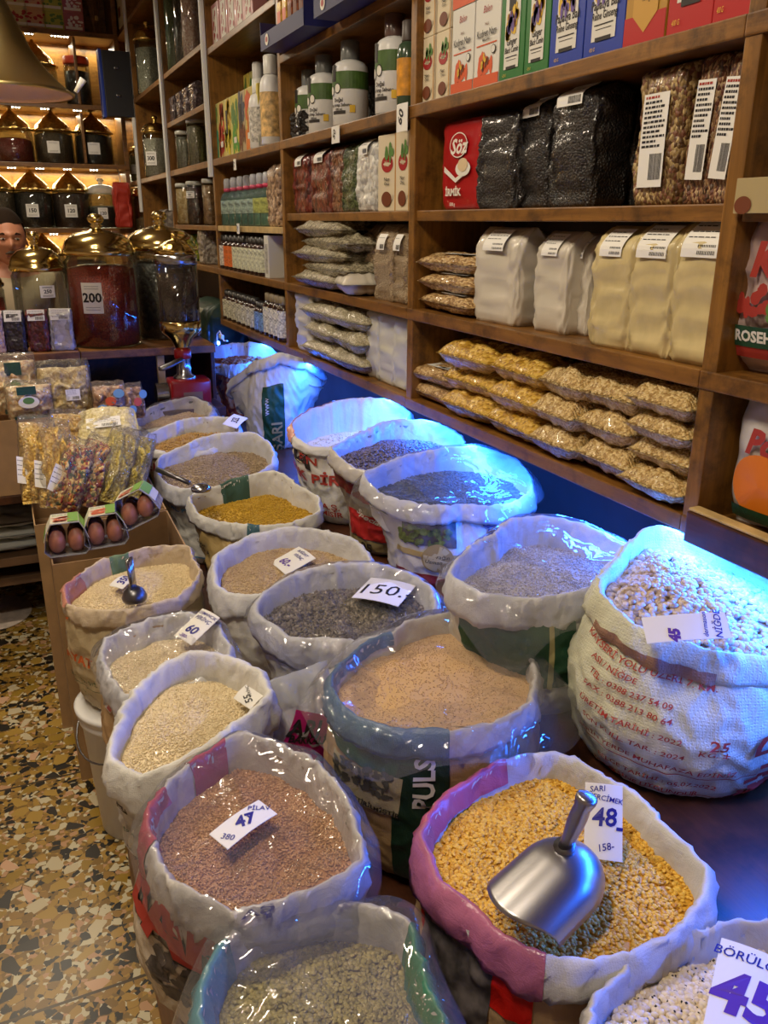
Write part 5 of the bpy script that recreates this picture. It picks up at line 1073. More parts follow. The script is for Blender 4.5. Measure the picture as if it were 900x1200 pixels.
def sb(nm,lc,h=.16,capm=None,body=None): 
    return Kit(bottle(nm,.027,h,body or plain('amber_glass',(50,30,24),.15,coat=.6),capm or plain('black_cap',(40,36,34),.4),'x',labm=lc,lt=(.12,.85),neck=.12,caph=.2,capr=.65,seg=16))
ko=sb('syrup_bottle',plain('lab_or',(214,110,50),.5,var=.2,vs=90)); kc=sb('syrup_bottle',plain('lab_cr',(206,206,176),.5,var=.3,vs=110)); kw=sb('syrup_bottle',plain('lab_wh',(200,194,184),.5,var=.4,vs=110))
nn=['one','two','three','four','five','six','seven','eight','nine','ten','eleven','twelve','thirteen','fourteen']
for i in range(10): (kw if i<1 else ko if i<3 else kc).put((1.19,YS(263.5+5.0*i,Z2,1.18),Z2),FRONT,'small syrup bottle with %s label under the lotion bottles, number %s from the left'%('white' if i<1 else 'orange' if i<3 else 'cream',nn[i]),'small syrup bottles on the upper row',sc=(1.3,1.3,1.15))
r=carton('cream_box',.07,.10,.19,cW,[fr(-.3,-.4,.3,.3,plain('lab_faint',(180,176,160),.5,var=.3,vs=90))],'white box at the right end of the syrup bottles'); r.location=(1.21,YS(318,Z2,1.18),Z2); r.rotation_euler=(0,0,FRONT)
kd=sb('dropper_bottle',plain('lab_d1',(190,186,160),.5,var=.4,vs=120),.15); ke=sb('dropper_bottle',plain('lab_d2',(120,150,180),.5,var=.4,vs=120),.14); kf=sb('dropper_bottle',plain('lab_d3',(206,200,176),.5,var=.4,vs=120),.19,plain('wood_cap',(120,104,76),.5))
for i in range(13): 
    k=kd if i<7 else ke if i<9 else kf; k.put((1.19 ,YS(266+5.5*i,Z1,1.18),Z1),FRONT,'dropper bottle with %s label on the lowest shelf, number %s from the left'%('beige' if i<7 else 'blue' if i<9 else 'tall cream',nn[i]),'dropper bottles on the lowest shelf',sc=(1.3,1.3,1.1))
kp=Kit(carton('wafer_pack',.09,.07,.2,plain('pink_wrap',(200,140,140),.4,coat=.4),[fr(-.3,-.4,.3,.4,pP),bl(8,.5,.6,0,0,7,pR,(.05,.1))],'x'))
for i in range(5): kp.put((1.22,YS(257+9.5*i,2.4,1.2),2.4005),FRONT,'pink wrapped pack on the high shelf above the juice cartons, number %s'%nn[i],'pink wrapped packs',sc=(1.6,1,1))
# ------------------------------------------------------------------ fourth bay
def tub(m,px,lab,h=.52,r0=.06,z=2.4505,lid=None): 
    r=jar('tall_tube',r0,h,m,lab,lid=lid or plain('clear_lid',(170,170,160),.3),lh=.04,fill=.97,lidk='flat',seg=20,cat='tube'); r.location=(1.22,YS(px,z,1.22),z)
tub(clr('green_tea',[(60,76,40),(84,100,60)],140),208,'tall clear tube of green leaves on the high shelf'); tub(clr('pepper_black',[(30,24,22),(70,60,54),(20,16,16)],90),218,'tall clear tube of black peppercorns on the high shelf'); tub(clr('pink_salt',[(200,160,150),(220,190,180)],90),227,'tall clear tube of pink salt on the high shelf')
kq=Kit(blockbag('spice_packet',.11,.16,.05,plain('dark_foil',(96,84,88),.25,.4,coat=.6,bump=.4,bs=40,var=.5,vs=50),'x',151,top=.1,amp=1.))
for i in range(4): kq.put((1.20,YS(207+8*i,2.16,1.2),2.1605),FRONT,'dark foil packet above the spice jars, number %s from the left'%nn[i],'dark foil packets',sc=(1.2,1,1))
kr=Kit(pack('spice_stick',.05,.05,.04,plain('x1',(1,1,1)),'x')) if False else None
r=bottle('spice_bottle',.035,.2,plain('cinnamon',(150,80,40),.4,coat=.4),plain('red_cap',(180,50,30),.4),'orange brown spice bottle left of the two tall storage jars'); r.location=(1.2,YS(206,Z4,1.2),Z4)
for px,lab,h,c in ((219,'tall clear storage jar of greyish grain, left of two',.23,(130,126,104)),(233,'tall clear storage jar of greyish grain, right of two',.27,(130,120,84))):
    r=jar('storage_jar',.062,h,clr('grn%d'%px,[c,tuple(int(v*.8) for v in c)],150),lab,lid=plain('clear_lid',(170,170,160)),lh=.08,fill=.9,lidk='flat',seg=24); r.location=(1.22,YS(px,Z4,1.22),Z4)
for px,lab,cols,z in ((220,'clear jar of pale almonds on the fourth bay shelf',[(196,160,100),(214,184,130)],Zc),(233,'clear jar of dark dates with price slip',[(50,24,20),(80,44,34)],Zc),(248,'narrow clear jar of brown nuts beside the lotion bottles',[(140,100,60),(170,130,90)],Zc)):
    lab_text[:]=['320'] if px==233 else []
    r=jar('nut_jar',.066 if px<240 else .045,.26,clr('nj%d'%px,cols,60),lab,lid=plain('clear_lid',(170,170,160)),lh=.07,fill=.92,lidk='flat',seg=24,lab=(.07,.04,.18) if px==233 else None); r.location=(1.22,YS(px,z,1.22),z); r.rotation_euler=(0,0,FRONT+.6)
r=blockbag('noodle_bag',.24,.17,.1,clr('green_yellow',[(150,160,40),(120,140,30),(60,110,40),(196,190,80)],50),'yellow green bag at the left end of the long shelf',161,amp=1.8); r.location=(1.23,YS(223,Z2,1.2),Z2); r.rotation_euler=(0,0,FRONT)
r=blockbag('nut_bag',.14,.22,.1,clr('grey_nuts',[(120,110,96),(160,150,136)],70),'greyish clear bag right of the yellow green bag',163,amp=1.6); r.location=(1.22,YS(243,Z2,1.2),Z2); r.rotation_euler=(0,0,FRONT)
# ------------------------------------------------------------------ fifth and sixth bay: brass lidded jars
def bj(name,px,z,h,r0,cols,lab,X=1.24,lid=BRASS,lk='dome',lh=.28,txt=None,fill=.85,Y=None):
    lab_text[:]=[txt] if txt else []
    r=jar(name,r0,h,clr('c_%s_%d_%d'%(name,px,int(z*100)),cols,130),lab,lid=lid,lh=lh,lidk=lk,seg=24,fill=fill,lab=(r0*.9,h*.22,h*.3) if txt is not None else None); r.location=(X,Y or min(7.95,YS(px,z,X)),z); r.rotation_euler=(0,0,FRONT+.9)
bj('spice_jar',166,2.45,.42,.095,[(120,96,40),(150,124,60)],'brass lidded jar with olive contents on the high shelf, left of two'); bj('spice_jar',178,2.45,.50,.10,[(150,150,136),(176,176,160)],'taller brass lidded jar with pale contents on the high shelf, right of two')
bj('spice_jar',173,Z4,.40,.08,[(120,104,70),(150,130,90)],'brass lidded jar with brownish contents, left one of the middle row pair'); bj('spice_jar',186,Z4,.44,.10,[(170,166,150),(196,190,176)],'brass lidded jar with pale contents and price slip reading 300',txt='300')
bj('spice_jar',157,Z4,.33,.10,[(140,130,90),(160,150,110)],'brass lidded jar with white slip nearest the back wall',txt='',Y=7.93,X=1.25); bj('spice_jar',163,Z4,.38,.09,[(130,126,100),(150,146,120)],'brass lidded jar second from the back wall',txt='',Y=7.62,X=1.25)
bj('spice_jar',184,1.2995,.62,.16,[(90,70,40),(120,96,60)],'big brass lidded jar behind the counter, in the shelving beside the white ducts',X=1.27,fill=.6)
r=blockbag('nut_bag',.3,.34,.16,clr('wrapped_grey',[(150,140,130),(110,100,92)],40,wrinkle=.8),'crumpled clear bag on the shelving behind the large brass lidded jars',171,amp=3); r.location=(1.28,7.0,1.2995); r.rotation_euler=(0,0,FRONT)
r=jar('candy_jar',.07,.36,clr('redcap',[(150,150,140),(180,176,164)],100),'small clear jar with red cap beside the black box',lid=plain('red_cap',(180,50,30),.4),lh=.16,lidk='flat',seg=24); r.location=(1.22,7.62,2.4505)
r=empty('black_box',(1.02,7.36,2.32)); tag(r,'black box with blue side and metal clips fixed at the end of the right shelving','box'); G().box(-.085,.125,0,.10,0,.46,bev=.004).build('box_body',plain('black_box_plastic',(26,26,30),.5),r); G().box(-.11,-.086,-.005,.105,-.01,.465,bev=.004).build('blue_side',plain('blue_side_plastic',(30,56,150),.4),r)
for z in (.33,.14): G().box(-.0,.03,-.012,-.001,z,z+.016,bev=.002).build('clip',STEEL,r)
kz=Kit(carton('label_box',.16,.12,.22,plain('ivory_box',(200,190,160),.5),[fr(-.3,-.2,.1,.1,pB)],'x'))
for i in range(3): kz.put((1.2,7.62,3.001+.221*i),FRONT,'ivory box in the column at the corner near the ceiling, %s of three'%['lowest','middle','highest'][i],'ivory boxes in the corner column',sc=(1.8,1,1))
# shelf edge price slips
def edge(px,py,X,w,h,t,lab,rot=0):
    c=U(px,py,X=X); a=Vector((0,-1,0)); b=Vector((0,math.sin(rot),math.cos(rot))); a=Vector((0,-math.cos(rot),math.sin(rot)))
    card('shelf_price_slip',lab,[c-a*w/2+b*h/2,c+a*w/2+b*h/2,c+a*w/2-b*h/2,c-a*w/2-b*h/2],[(t,0,0,.55,INK,.03,70)],cat='price tag')
edge(393,158,1.138,.075,.055,'50','price slip reading 50 on the board under the soap bottles',-.0); edge(471,138,1.138,.075,.075,'60','price slip reading 60 on the board beside the upright')
edge(275,193,1.138,.05,.05,'24','small price slip on the board under the juice cartons'); edge(279,268,1.138,.05,.05,'32','small price slip on the pale board under the lotion bottles')
# ------------------------------------------------------------------ back wall shelving
GOLDW=wood('golden_back_wood',(126,88,36),(158,116,52),(180,138,68),axis=0)
def backshelf():
    r=empty('back_shelving',(.2,7.9,0)); tag(r,'brown wooden shelves across the back wall filled with brass lidded jars','shelving')
    def b(n,x0,x1,y0,y1,z0,z1,m): return G().box(x0-.2,x1-.2,y0-7.9,y1-7.9,z0,z1,bev=.003).build(n,m,r,False)
    for z in (.52,1.0,1.49,1.99,2.43,2.95): b('shelf_board',-1.4,1.12,7.70,8.10,z-.035,z,WB)
    b('back_board',-1.4,1.12,8.10,8.12,0,3.4,GOLDW)
    b('upright',1.085,1.12,7.715,8.095,0,3.4,WB); b('upright',.77,.79,7.715,8.095,1.995,2.39,WB); b('upright',.77,.79,7.715,8.095,2.435,2.91,WB); b('upright',-1.4,-1.37,7.715,8.095,0,3.4,WB)
backshelf()
def wjar(nm,px,z,h,r0,cols,lab,sc=130,lk='bell',lh=.42,lid=BRASS,fill=.8,txt=None,Y=7.9):
    lab_text[:]=[txt] if txt is not None else []
    r=jar(nm,r0,h,clr('w%d_%d'%(px,int(z*100)),cols,sc,wrinkle=.05),lab,lid=lid,lh=lh,lidk=lk,fill=fill,lab=(r0*.62,h*.22,h*.30) if txt is not None else None); x=U(px,200,Y=Y).x; r.location=(x,Y,z+.0005); r.rotation_euler=(0,0,-.12); return r
RP=[(110,30,16),(126,38,20)]; DKS=[(40,36,32),(62,56,50)]; BRS=[(76,62,46),(98,82,62)]
wjar('spice_jar',8,2.43,.50,.165,BRS,'brass lidded jar on the upper back shelf behind the pendant lamp')
wjar('spice_jar',55,2.43,.47,.165,[(120,70,30),(140,86,40)],'brass lidded jar on the upper back shelf right of the pendant lamp',fill=.3)
wjar('candy_jar',102,2.43,.36,.10,DKS,'clear jar with orange red cap on the upper back shelf',lk='flat',lid=plain('red_orange_cap',(196,64,34),.4),lh=.14,Y=7.85)
for px,c,lab,t in ((20,RP,'brass lidded jar of red pepper on the second back shelf',None),(67,BRS,'brass lidded jar with white slip on the second back shelf, middle one',''),(113,DKS,'brass lidded jar of dark tea on the second back shelf, right end','')):
    wjar('spice_jar',px,1.99,.405,.152,c,lab,fill=.7 if px<60 else .9,txt=t,lh=.40)
for px,c,lab,t in ((-9,BRS,'brass lidded jar on the third back shelf cut by the left edge',None),(34,DKS,'brass lidded jar of nearly black contents on the third back shelf, slip reading 150','150'),(79,[(60,44,38),(80,60,50)],'brass lidded jar of brown contents on the third back shelf, slip reading 120','120')):
    wjar('spice_jar',px,1.49,.455,.155,c,lab,fill=.92,txt=t,lh=.36)
wjar('glass_jar',116,1.49,.40,.125,DKS,'all glass apothecary jar with price slip at the right end of the third back shelf',lk='dome',lid=film_mat('lid_glass',(220,224,220),.6,.05,.25,.1,5),lh=.30,fill=.6,txt='120',Y=7.88)
for px,lab in ((40,'brass lidded jar on the fourth back shelf behind the man'),(90,'brass lidded jar on the fourth back shelf behind the red pepper jar')): wjar('spice_jar',px,1.0,.45,.165,BRS,lab,lh=.4)
kbx=[Kit(carton('tea_box',.155,.12,.13,plain('tb_'+n,c,.5),[bl(12,.8,.5,0,.1,i,m,(.04,.12)),fr(-.4,-.35,.4,-.2,pP)],'x')) for i,(n,c,m) in enumerate((('cream',(196,180,130),pR),('salmon',(200,150,110),pR),('lime',(176,176,70),pG),('rose',(170,96,96),pP)))]
cols4=['cream','salmon','lime green','rose']
for c,px in enumerate((20,41,62,85)):
    for j in range(3): kbx[c].put((U(px,20,Y=7.8).x,7.82,2.9505+.131*j),0,'%s tea box on the top back shelf, %s of its column'%(cols4[c],['bottom','middle','top'][j]),'tea boxes on the top back shelf')
def bunch():
    r=empty('dried_bunch',(U(112,20,Y=7.75).x,7.80,2.952)); tag(r,'bunch of dried brown stalks standing at the corner of the top back shelf','dried plants'); rr=random.Random(3)
    mt=plain('dried_stalk',(110,76,40),.7,var=.3,vs=20)
    g=G()
    for k in range(26):
        a=rr.uniform(0,2*PI); e=rr.uniform(.02,.09); g.tube([(0.01*math.cos(a),.01*math.sin(a),0),(e*.6*math.cos(a),e*.5*math.sin(a),.25),(e*1.3*math.cos(a),e*math.sin(a)*.8,.55)],[.004,.004,.002],5)
    g.build('stalks',mt,r)
    g=G().lathe([(.022,.10),(.026,.105),(.026,.13),(.022,.135)],12); g.build('binding',PW,r)
bunch()
wl=glow('white_diode',(255,240,215),28)
def led(px,z,lab,Y=7.712):
    r=empty('shelf_light',(U(px,200,Y=Y).x,Y,z)); tag(r,lab,'light',None); G().box(-.036,.036,-.008,.008,-.008,0,bev=.001).build('lamp_strip',WHITEP,r)
    for k in (-1,0,1): G().lathe([(.002,-.014),(.006,-.012),(.007,-.0085)],10,c=(k*.024,0,0)).build('diode',wl,r,True)
rn=['top','second','third','fourth']
for k,(z,ps) in enumerate(((2.914,(24,53,82,92)),(2.394,(0,28,61,98)),(1.954,(14,47,79,110)),(1.454,(8,54,87,118)))):
    for q,px in enumerate(ps): led(px,z,'white diode cluster under the %s back shelf, %s from the left'%(rn[k],nn[q] if q else 'first'))
    a=area('shelf_glow',(.35,8.03,z-.02),2.2,(1,.88,.62),11,(0,0,0),.05)
r=blockbag('red_cloth_bag',.12,.35,.10,plain('red_cloth',(170,46,28),.6,bump=.3,bs=20),'red bag hanging at the corner between back and right shelves',181,amp=2); r.location=(1.02,7.60,1.50); r.rotation_euler=(0,0,0); G().tube([(0,.0,.345),(0,.03,.42),(.0,.10,.455)],.004,6).build('hanging_cord',STEELD,r)
# ------------------------------------------------------------------ counter and what stands on it
def counter(name,x0,x1,yf,zt,label,post=None,dp=.56):
    c=((x0+x1)/2,yf+.3); r=empty(name,(c[0],c[1],0)); tag(r,label,'counter')
    def b(n,a0,a1,b0,b1,z0,z1,m,be=.003): G().box(a0-c[0],a1-c[0],b0-c[1],b1-c[1],z0,z1,bev=be).build(n,m,r,False)
    b('counter_top',x0,x1,yf,yf+dp,zt-.035,zt,wood('counter_wood',(128,84,42),(160,110,60),(182,132,78),axis=0)); b('back_panel',x0+.02,x1-.02,yf+dp-.04,yf+dp-.02,0,zt-.036,WD)
    b('side_panel',x0+.0,x0+.018,yf+.03,yf+dp-.02,0,zt-.036,WD); b('side_panel',x1-.018,x1,yf+.03,yf+dp-.02,0,zt-.036,WD); b('inner_shelf',x0+.02,x1-.02,yf+.06,yf+dp-.05,.50,.525,WD)
    if post: b('front_post',post-.016,post+.016,yf+.02,yf+.045,0,zt-.036,PW)
counter('shop_counter',-1.3,.262,3.62,1.046,'left wooden counter carrying the small bags of sweets',dp=.50)
counter('shop_counter',.272,.84,3.70,1.034,'right wooden counter carrying the largest red pepper jar',post=.60)
lab_text[:]=['200']
r=jar('pepper_jar',.146,.545,clr('red_pepper',[(150,38,22),(170,50,28),(134,30,18)],220,wrinkle=.05),'large brass lidded jar of red pepper with slip reading 200 on the counter',lid=BRASS2,lh=.30,fill=.85,lab=(.085,.125,.21),seg=48); r.location=(.405,3.88,1.0345); r.rotation_euler=(0,0,-.42)
lab_text[:]=['250']
r=jar('spice_jar',.108,.46,clr('dark_red_rest',[(70,24,20),(90,34,26)],200),'smaller brass lidded jar nearly empty beside the man',lid=BRASS2,lh=.34,fill=.22,lab=(.06,.05,.22),seg=40); r.location=(.155,3.98,1.0465); r.rotation_euler=(0,0,.25)
r=jar('spice_jar',.10,.34,clr('red_pepper',[(1,1,1)]),'brass lidded jar of red pepper cut by the left edge on the counter',lid=BRASS2,lh=.28,fill=.8,seg=40); r.location=(-.085,3.95,1.0465)
lab_text[:]=[]
r=jar('spice_jar',.155,.56,clr('dark_leaf',[(40,38,34),(58,54,46),(30,28,26)],60),'large brass lidded jar of dark dried leaves behind the grinder',lid=BRASS2,lh=.30,fill=.85,seg=48); r.location=(.700,4.06,1.0345)
def headbag(nm,px0,px1,m,lab,seed,top):
    a=U(px0,412,Y=3.70); b=U(px1,412,Y=3.70); w=b.x-a.x; r=blockbag(nm,w*.92,.165,.055,m,lab,seed,top=.16,amp=.9); g=G(); sticker(g,w*.80,.045,seed,2,P=Vector((0,-.030,.145)),u=Vector((1,0,0)),v=Vector((0,.35,.93)),n=Vector((0,-.93,.35))); g.build('header_label',[PAPER,INK],r); r.location=((a.x+b.x)/2,3.70,1.0465); r.rotation_euler=(0,0,-.15)
headbag('sweets_bag',-14,9,clr('pink_sweets',[(190,160,150),(210,184,176)],80),'small bag of pinkish sweets at the left edge of the counter',191,0)
headbag('candy_bag',9,34,clr('dark_sweets',[(40,34,40),(62,52,60),(26,22,28)],80),'small bag of dark candy with white header on the counter',192,0)
headbag('candy_bag',36,61,clr('red_berries',[(96,28,26),(120,40,34),(78,20,20)],90),'small bag of dark red berries with white header on the counter',193,0)
headbag('sweets_bag',62,89,NUT,'small bag of white round sweets with white header, rightmost of the counter bags',194,0)
# grinder
def grinder():
    o=Vector((.672,3.585,.80)); st_=empty('wooden_stand',(.68,3.58,0)); tag(st_,'dark wooden stand under the red grinder in front of the counter','stand'); 
    G().box(-.13,.14,-.10,.10,.76,.80,bev=.003).build('stand_top',WD,st_,False)
    for x in (-.11,.11):
        for y in (-.08,.08): G().box(x-.012,x+.012,y-.012,y+.012,.401,.76).build('leg',WD,st_)
    r=empty('spice_grinder',o); tag(r,'red spice grinder with brass funnel and clear hopper in front of the large jars','grinder')
    RP_=plain('red_enamel',(150,16,20),.3,coat=.5)
    G().box(-.07,.10,-.065,.065,0,.115,bev=.012).build('motor_housing',RP_,r,True); G().box(-.02,.06,-.0665,-.065,.03,.065).build('name_plate',plain('brass_plate',(160,120,80),.4,.6),r)
    g=G(); V=[];
    bm=bmesh.new(); bmesh.ops.create_cone(bm,cap_ends=True,segments=28,radius1=.042,radius2=.042,depth=.05,matrix=Matrix.Translation((-.10,0,.06))@Matrix.Rotation(PI/2,4,'Y')); g.add([v.co[:] for v in bm.verts],[[v.index for v in f.verts] for f in bm.faces]); bm.free(); g.build('end_cap',STEEL,r,False)
    G().lathe([(.05,.112),(.045,.125),(.030,.135),(.028,.19),(.031,.2),(.03,.215)],28).build('neck',STEEL,r,True); G().lathe([(.034,.20),(.036,.205),(.036,.235),(.033,.24)],28).build('collar',RP_,r,True)
    G().tube([(-.01,-.045,.205),(-.06,-.055,.185),(-.10,-.06,.172),(-.115,-.06,.170)],[.010,.013,.014,.008],12,flat=.6).build('lever',STEELD,r,True)
    G().lathe([(.026,.238),(.03,.25),(.05,.285),(.078,.31),(.084,.32),(.085,.355),(.082,.357)],36).build('funnel',BRASS2,r,True)
    h=G().lathe([(.080,.357),(.082,.365),(.082,.585)],36).build('hopper',film_mat('hopper_clear',(190,186,180),.3,.05,.12,.1,5,hz=(110,100,95)),r,True)
    G().lathe([(.074,.358),(.076,.55),(.05,.552)],32).build('contents',clr('coffee',[(60,46,38),(84,66,54)],160,wrinkle=.05),h,True)
    l=G().lathe([(.083,.585),(.086,.588),(.086,.618),(.082,.622)],36).build('lid_ring',STEEL,r,True); G().lathe([(.080,.622),(.075,.64),(.055,.66),(.03,.675),(.012,.68),(.01,.69),(.014,.70),(.004,.705)],36,fl=.05,nf=10).build('lid',BRASS,r,True)
grinder()
# hanging brass pendant
def pend():
    c=U(-3,110,Y=2.9); r=empty('pendant_lamp',(c.x,2.9,c.z)); tag(r,'brass pendant lamp with flared bell shade at the top left corner','lamp')
    pr=[(.212,0),(.214,.006),(.203,.012),(.180,.03),(.150,.06),(.125,.09),(.105,.123),(.085,.17),(.065,.215),(.045,.26),(.034,.30),(.030,.36),(.028,.44)]
    V=[];F=[];n=64
    for q,(a,z) in enumerate(pr):
        for k in range(n): V.append((a*math.cos(2*PI*k/n),a*math.sin(2*PI*k/n),z))
    for q in range(len(pr)-1):
        for k in range(n): F.append((q*n+k,q*n+(k+1)%n,(q+1)*n+(k+1)%n,(q+1)*n+k))
    mk('shade',V,F,plain('satin_brass',(226,204,140),.30,1),r); V2=[(v[0]*.97,v[1]*.97,v[2]+.001) for v in V]; mk('shade_lining',V2,F,plain('pink_enamel',(206,176,160),.5),r)
    G().tube([(0,0,.44),(0,0,3.6-c.z)],.006,8).build('cord',INK,r); G().tube([(.215,-.02,.015),(.24,-.03,.05)],[.006,.010],8).build('edge_knob',WHITEP,r,True)
    G().lathe([(.004,.04),(.022,.06),(.03,.09),(.022,.12),(.014,.15),(.014,.42)],20).build('bulb',glow('bulb_glow',(255,214,150),5),r,True)
pend()
# ------------------------------------------------------------------ the man behind the counter
def man():
    o=Vector((.060,4.41,0)); r=empty('person',o); tag(r,'man in beige shirt behind the counter, face half hidden by a brass lid','person')
    skin=plain('skin',(186,128,100),.5,sub=.15,bump=.05,bs=60); shirt=plain('beige_shirt',(176,160,132),.8,bump=.2,bs=30); trou=plain('dark_trousers',(40,40,48),.8); hairm=plain('dark_hair',(38,28,20),.9,bump=.6,bs=120,spec=.1)
    S_=.93 # figure scale
    def skinmesh(name,vs,es,rad,m,sub=2,parent=r):
        me=bpy.data.meshes.new(name); me.from_pydata(vs,es,[]); me.materials.append(m); ob=bpy.data.objects.new(name,me); COL.objects.link(ob); ob.parent=parent
        md=ob.modifiers.new('k','SKIN'); md.use_smooth_shade=True
        for i,v in enumerate(me.skin_vertices[0].data): q=rad[i]; v.radius=(q if isinstance(q,tuple) else (q,q)); v.use_root=(i==0)
        sb_=ob.modifiers.new('s','SUBSURF'); sb_.levels=sub; sb_.render_levels=sub; return ob
    z0=1.47
    vs=[(0,0,.86),(0,.01,1.0),(0,.01,1.14),(0,.015,1.27),(0,.01,1.335),(0,-.005,1.40),
        (.17,.01,1.275),(.21,-.02,1.06),(.19,-.14,.86),(.18,-.19,.80),
        (-.17,.01,1.275),(-.21,-.02,1.06),(-.19,-.14,.86),(-.18,-.19,.80),
        (.09,0,.82),(.10,-.01,.46),(.10,.02,.08),(.10,-.10,.04),(-.09,0,.82),(-.10,-.01,.46),(-.10,.02,.08),(-.10,-.10,.04)]
    es=[(0,1),(1,2),(2,3),(3,4),(4,5),(3,6),(6,7),(7,8),(8,9),(3,10),(10,11),(11,12),(12,13),(0,14),(14,15),(15,16),(16,17),(0,18),(18,19),(19,20),(20,21)]
    rad=[(.14,.10),(.14,.10),(.155,.11),(.14,.10),(.06,.055),(.052,.055),.062,.045,.035,.028,.062,.045,.035,.028,.09,.06,.045,.035,.09,.06,.045,.035]
    body=skinmesh('body',vs,es,rad,skin)
    # clothing shells, a little larger
    vs2=vs[:4]+[vs[6],vs[7],vs[8],vs[10],vs[11],vs[12]]; es2=[(0,1),(1,2),(2,3),(3,4),(4,5),(5,6),(3,7),(7,8),(8,9)]
    skinmesh('shirt',vs2,es2,[(.155,.115),(.155,.115),(.17,.125),(.155,.115),.075,.056,.044,.075,.056,.044],shirt)
    vs3=[vs[0],vs[14],vs[15],(.10,.02,.10),vs[18],vs[19],(-.10,.02,.10)]; skinmesh('trousers',vs3,[(0,1),(1,2),(2,3),(0,4),(4,5),(5,6)],[(.16,.12),.10,.075,.06,.10,.075,.06],trou)
    for sx in (1,-1):
        hb=Vector((.18*sx,-.19,.80)); 
        for k,(dx,ln) in enumerate(((-.024,.066),(-.008,.076),(.008,.072),(.023,.058))):
            skinmesh('finger',[tuple(hb+Vector((dx*.6,-.02,-.01))),tuple(hb+Vector((dx,-.055,-.035))),tuple(hb+Vector((dx*1.1,-.06-ln*.35,-.05))),tuple(hb+Vector((dx*1.1,-.06-ln*.6,-.05-ln*.35)))],[(0,1),(1,2),(2,3)],[.011,.009,.0085,.0075],skin,1,body)
        skinmesh('thumb',[tuple(hb+Vector((-.02*sx,0,-.01))),tuple(hb+Vector((-.045*sx,-.03,-.02))),tuple(hb+Vector((-.05*sx,-.06,-.03)))],[(0,1),(1,2)],[.012,.010,.008],skin,1,body)
        G().box(.10*sx-.045,.10*sx+.045,-.20,.07,.0,.07,bev=.02).build('shoe',plain('shoe_leather',(30,26,24),.4),r,True)
    # head
    V=[];F=[];nu,nv=64,48; HX,HY,HZ=.078,.098,.122
    def gs(x,z,cx,cz,sx,sz): return math.exp(-((x-cx)/sx)**2-((z-cz)/sz)**2)
    for j in range(nv+1):
        p=PI*j/nv-PI/2
        for i in range(nu):
            a=2*PI*i/nu; x=math.cos(p)*math.sin(a); y=-math.cos(p)*math.cos(a); z=math.sin(p)
            X=x*HX;Y_=y*HY;Z_=z*HZ
            if z<0: X*=1-.26*(-z)**1.5; Y_*=1-.10*(-z)
            if y<0:
                f=(-y)**.6
                Y_-=f*(.026*gs(X,Z_,0,-.020,.012,.020)+.012*gs(X,Z_,0,.002,.008,.022)+.009*gs(X,Z_,0,.030,.045,.010)+.010*gs(X,Z_,0,-.062,.022,.010)*.8+.014*gs(X,Z_,0,-.100,.025,.018)+.007*gs(X,Z_,.040,-.02,.02,.02)+.007*gs(X,Z_,-.040,-.02,.02,.02))
                Y_+=f*(.014*gs(X,Z_,.030,.010,.015,.010)+.014*gs(X,Z_,-.030,.010,.015,.010)+.004*gs(X,Z_,0,-.058,.02,.003)+.004*gs(X,Z_,0,-.082,.025,.006))
            V.append((X,Y_,Z_))
    for j in range(nv):
        for i in range(nu): k=j*nu+i; l=j*nu+(i+1)%nu; F.append((k,l,l+nu,k+nu))
    hd=empty('head_pivot'); bpy.data.objects.remove(hd)
    h=mk('head',V,F,skin,r); h.location=(0,-.02,z0); h.rotation_euler=(.10,0,.12); h.scale=(1.02,1.0,1.0)
    G().add(*[(lambda A:(A[0],A[1]))(( [(x*1.07,(y+.012)*1.08+ .0,z*1.07+.006) for x,y,z in V], [f for f in F if (lambda c:(c[2]>.062 or (c[1]>-.005 and c[2]>-.03) ))( [sum(V[q][t] for q in f)/4 for t in range(3)] )]))][0]).build('hair',hairm,h,True)
    for sx in (1,-1):
        G().lathe([(.002,-.0055),(.009,-.0040),(.0125,0),(.009,.0035),(.002,.005)],16,c=(0,0,0)).build('eye',plain('eye_white',(200,190,180),.3),h,True).location=(.030*sx,-.082,.009)
        e=G().lathe([(.0045,0),(.001,.001)],14).build('iris',plain('iris_dark',(40,26,18),.2),h,True); e.rotation_euler=(PI/2,0,0); e.location=(.030*sx,-.0945,.0085)
        G().tube([(.014*sx,-.094,.029),(.030*sx,-.096,.034),(.046*sx,-.084,.029)],[.003,.0045,.002],8,flat=.6).build('eyebrow',hairm,h,True)
        e=G().lathe([(.004,-.010),(.018,-.006),(.022,.0),(.016,.004),(.008,.002)],20).build('ear',skin,h,True); e.rotation_euler=(0,sx*PI/2-sx*.3,0); e.scale=(1.5,.9,1); e.location=(.078*sx,.005,-.005)
    G().tube([(-.024,-.092,-.066),(0,-.101,-.068),(.024,-.092,-.066)],[.002,.0045,.002],8,flat=1).build('mouth',plain('lips',(140,80,70),.5),h,True)
    G().tube([(-.026,-.094,-.054),(-.01,-.103,-.048),(.01,-.103,-.048),(.026,-.094,-.054)],[.003,.006,.006,.003],8).build('moustache',plain('grey_moustache',(74,60,50),.8),h,True)
man()
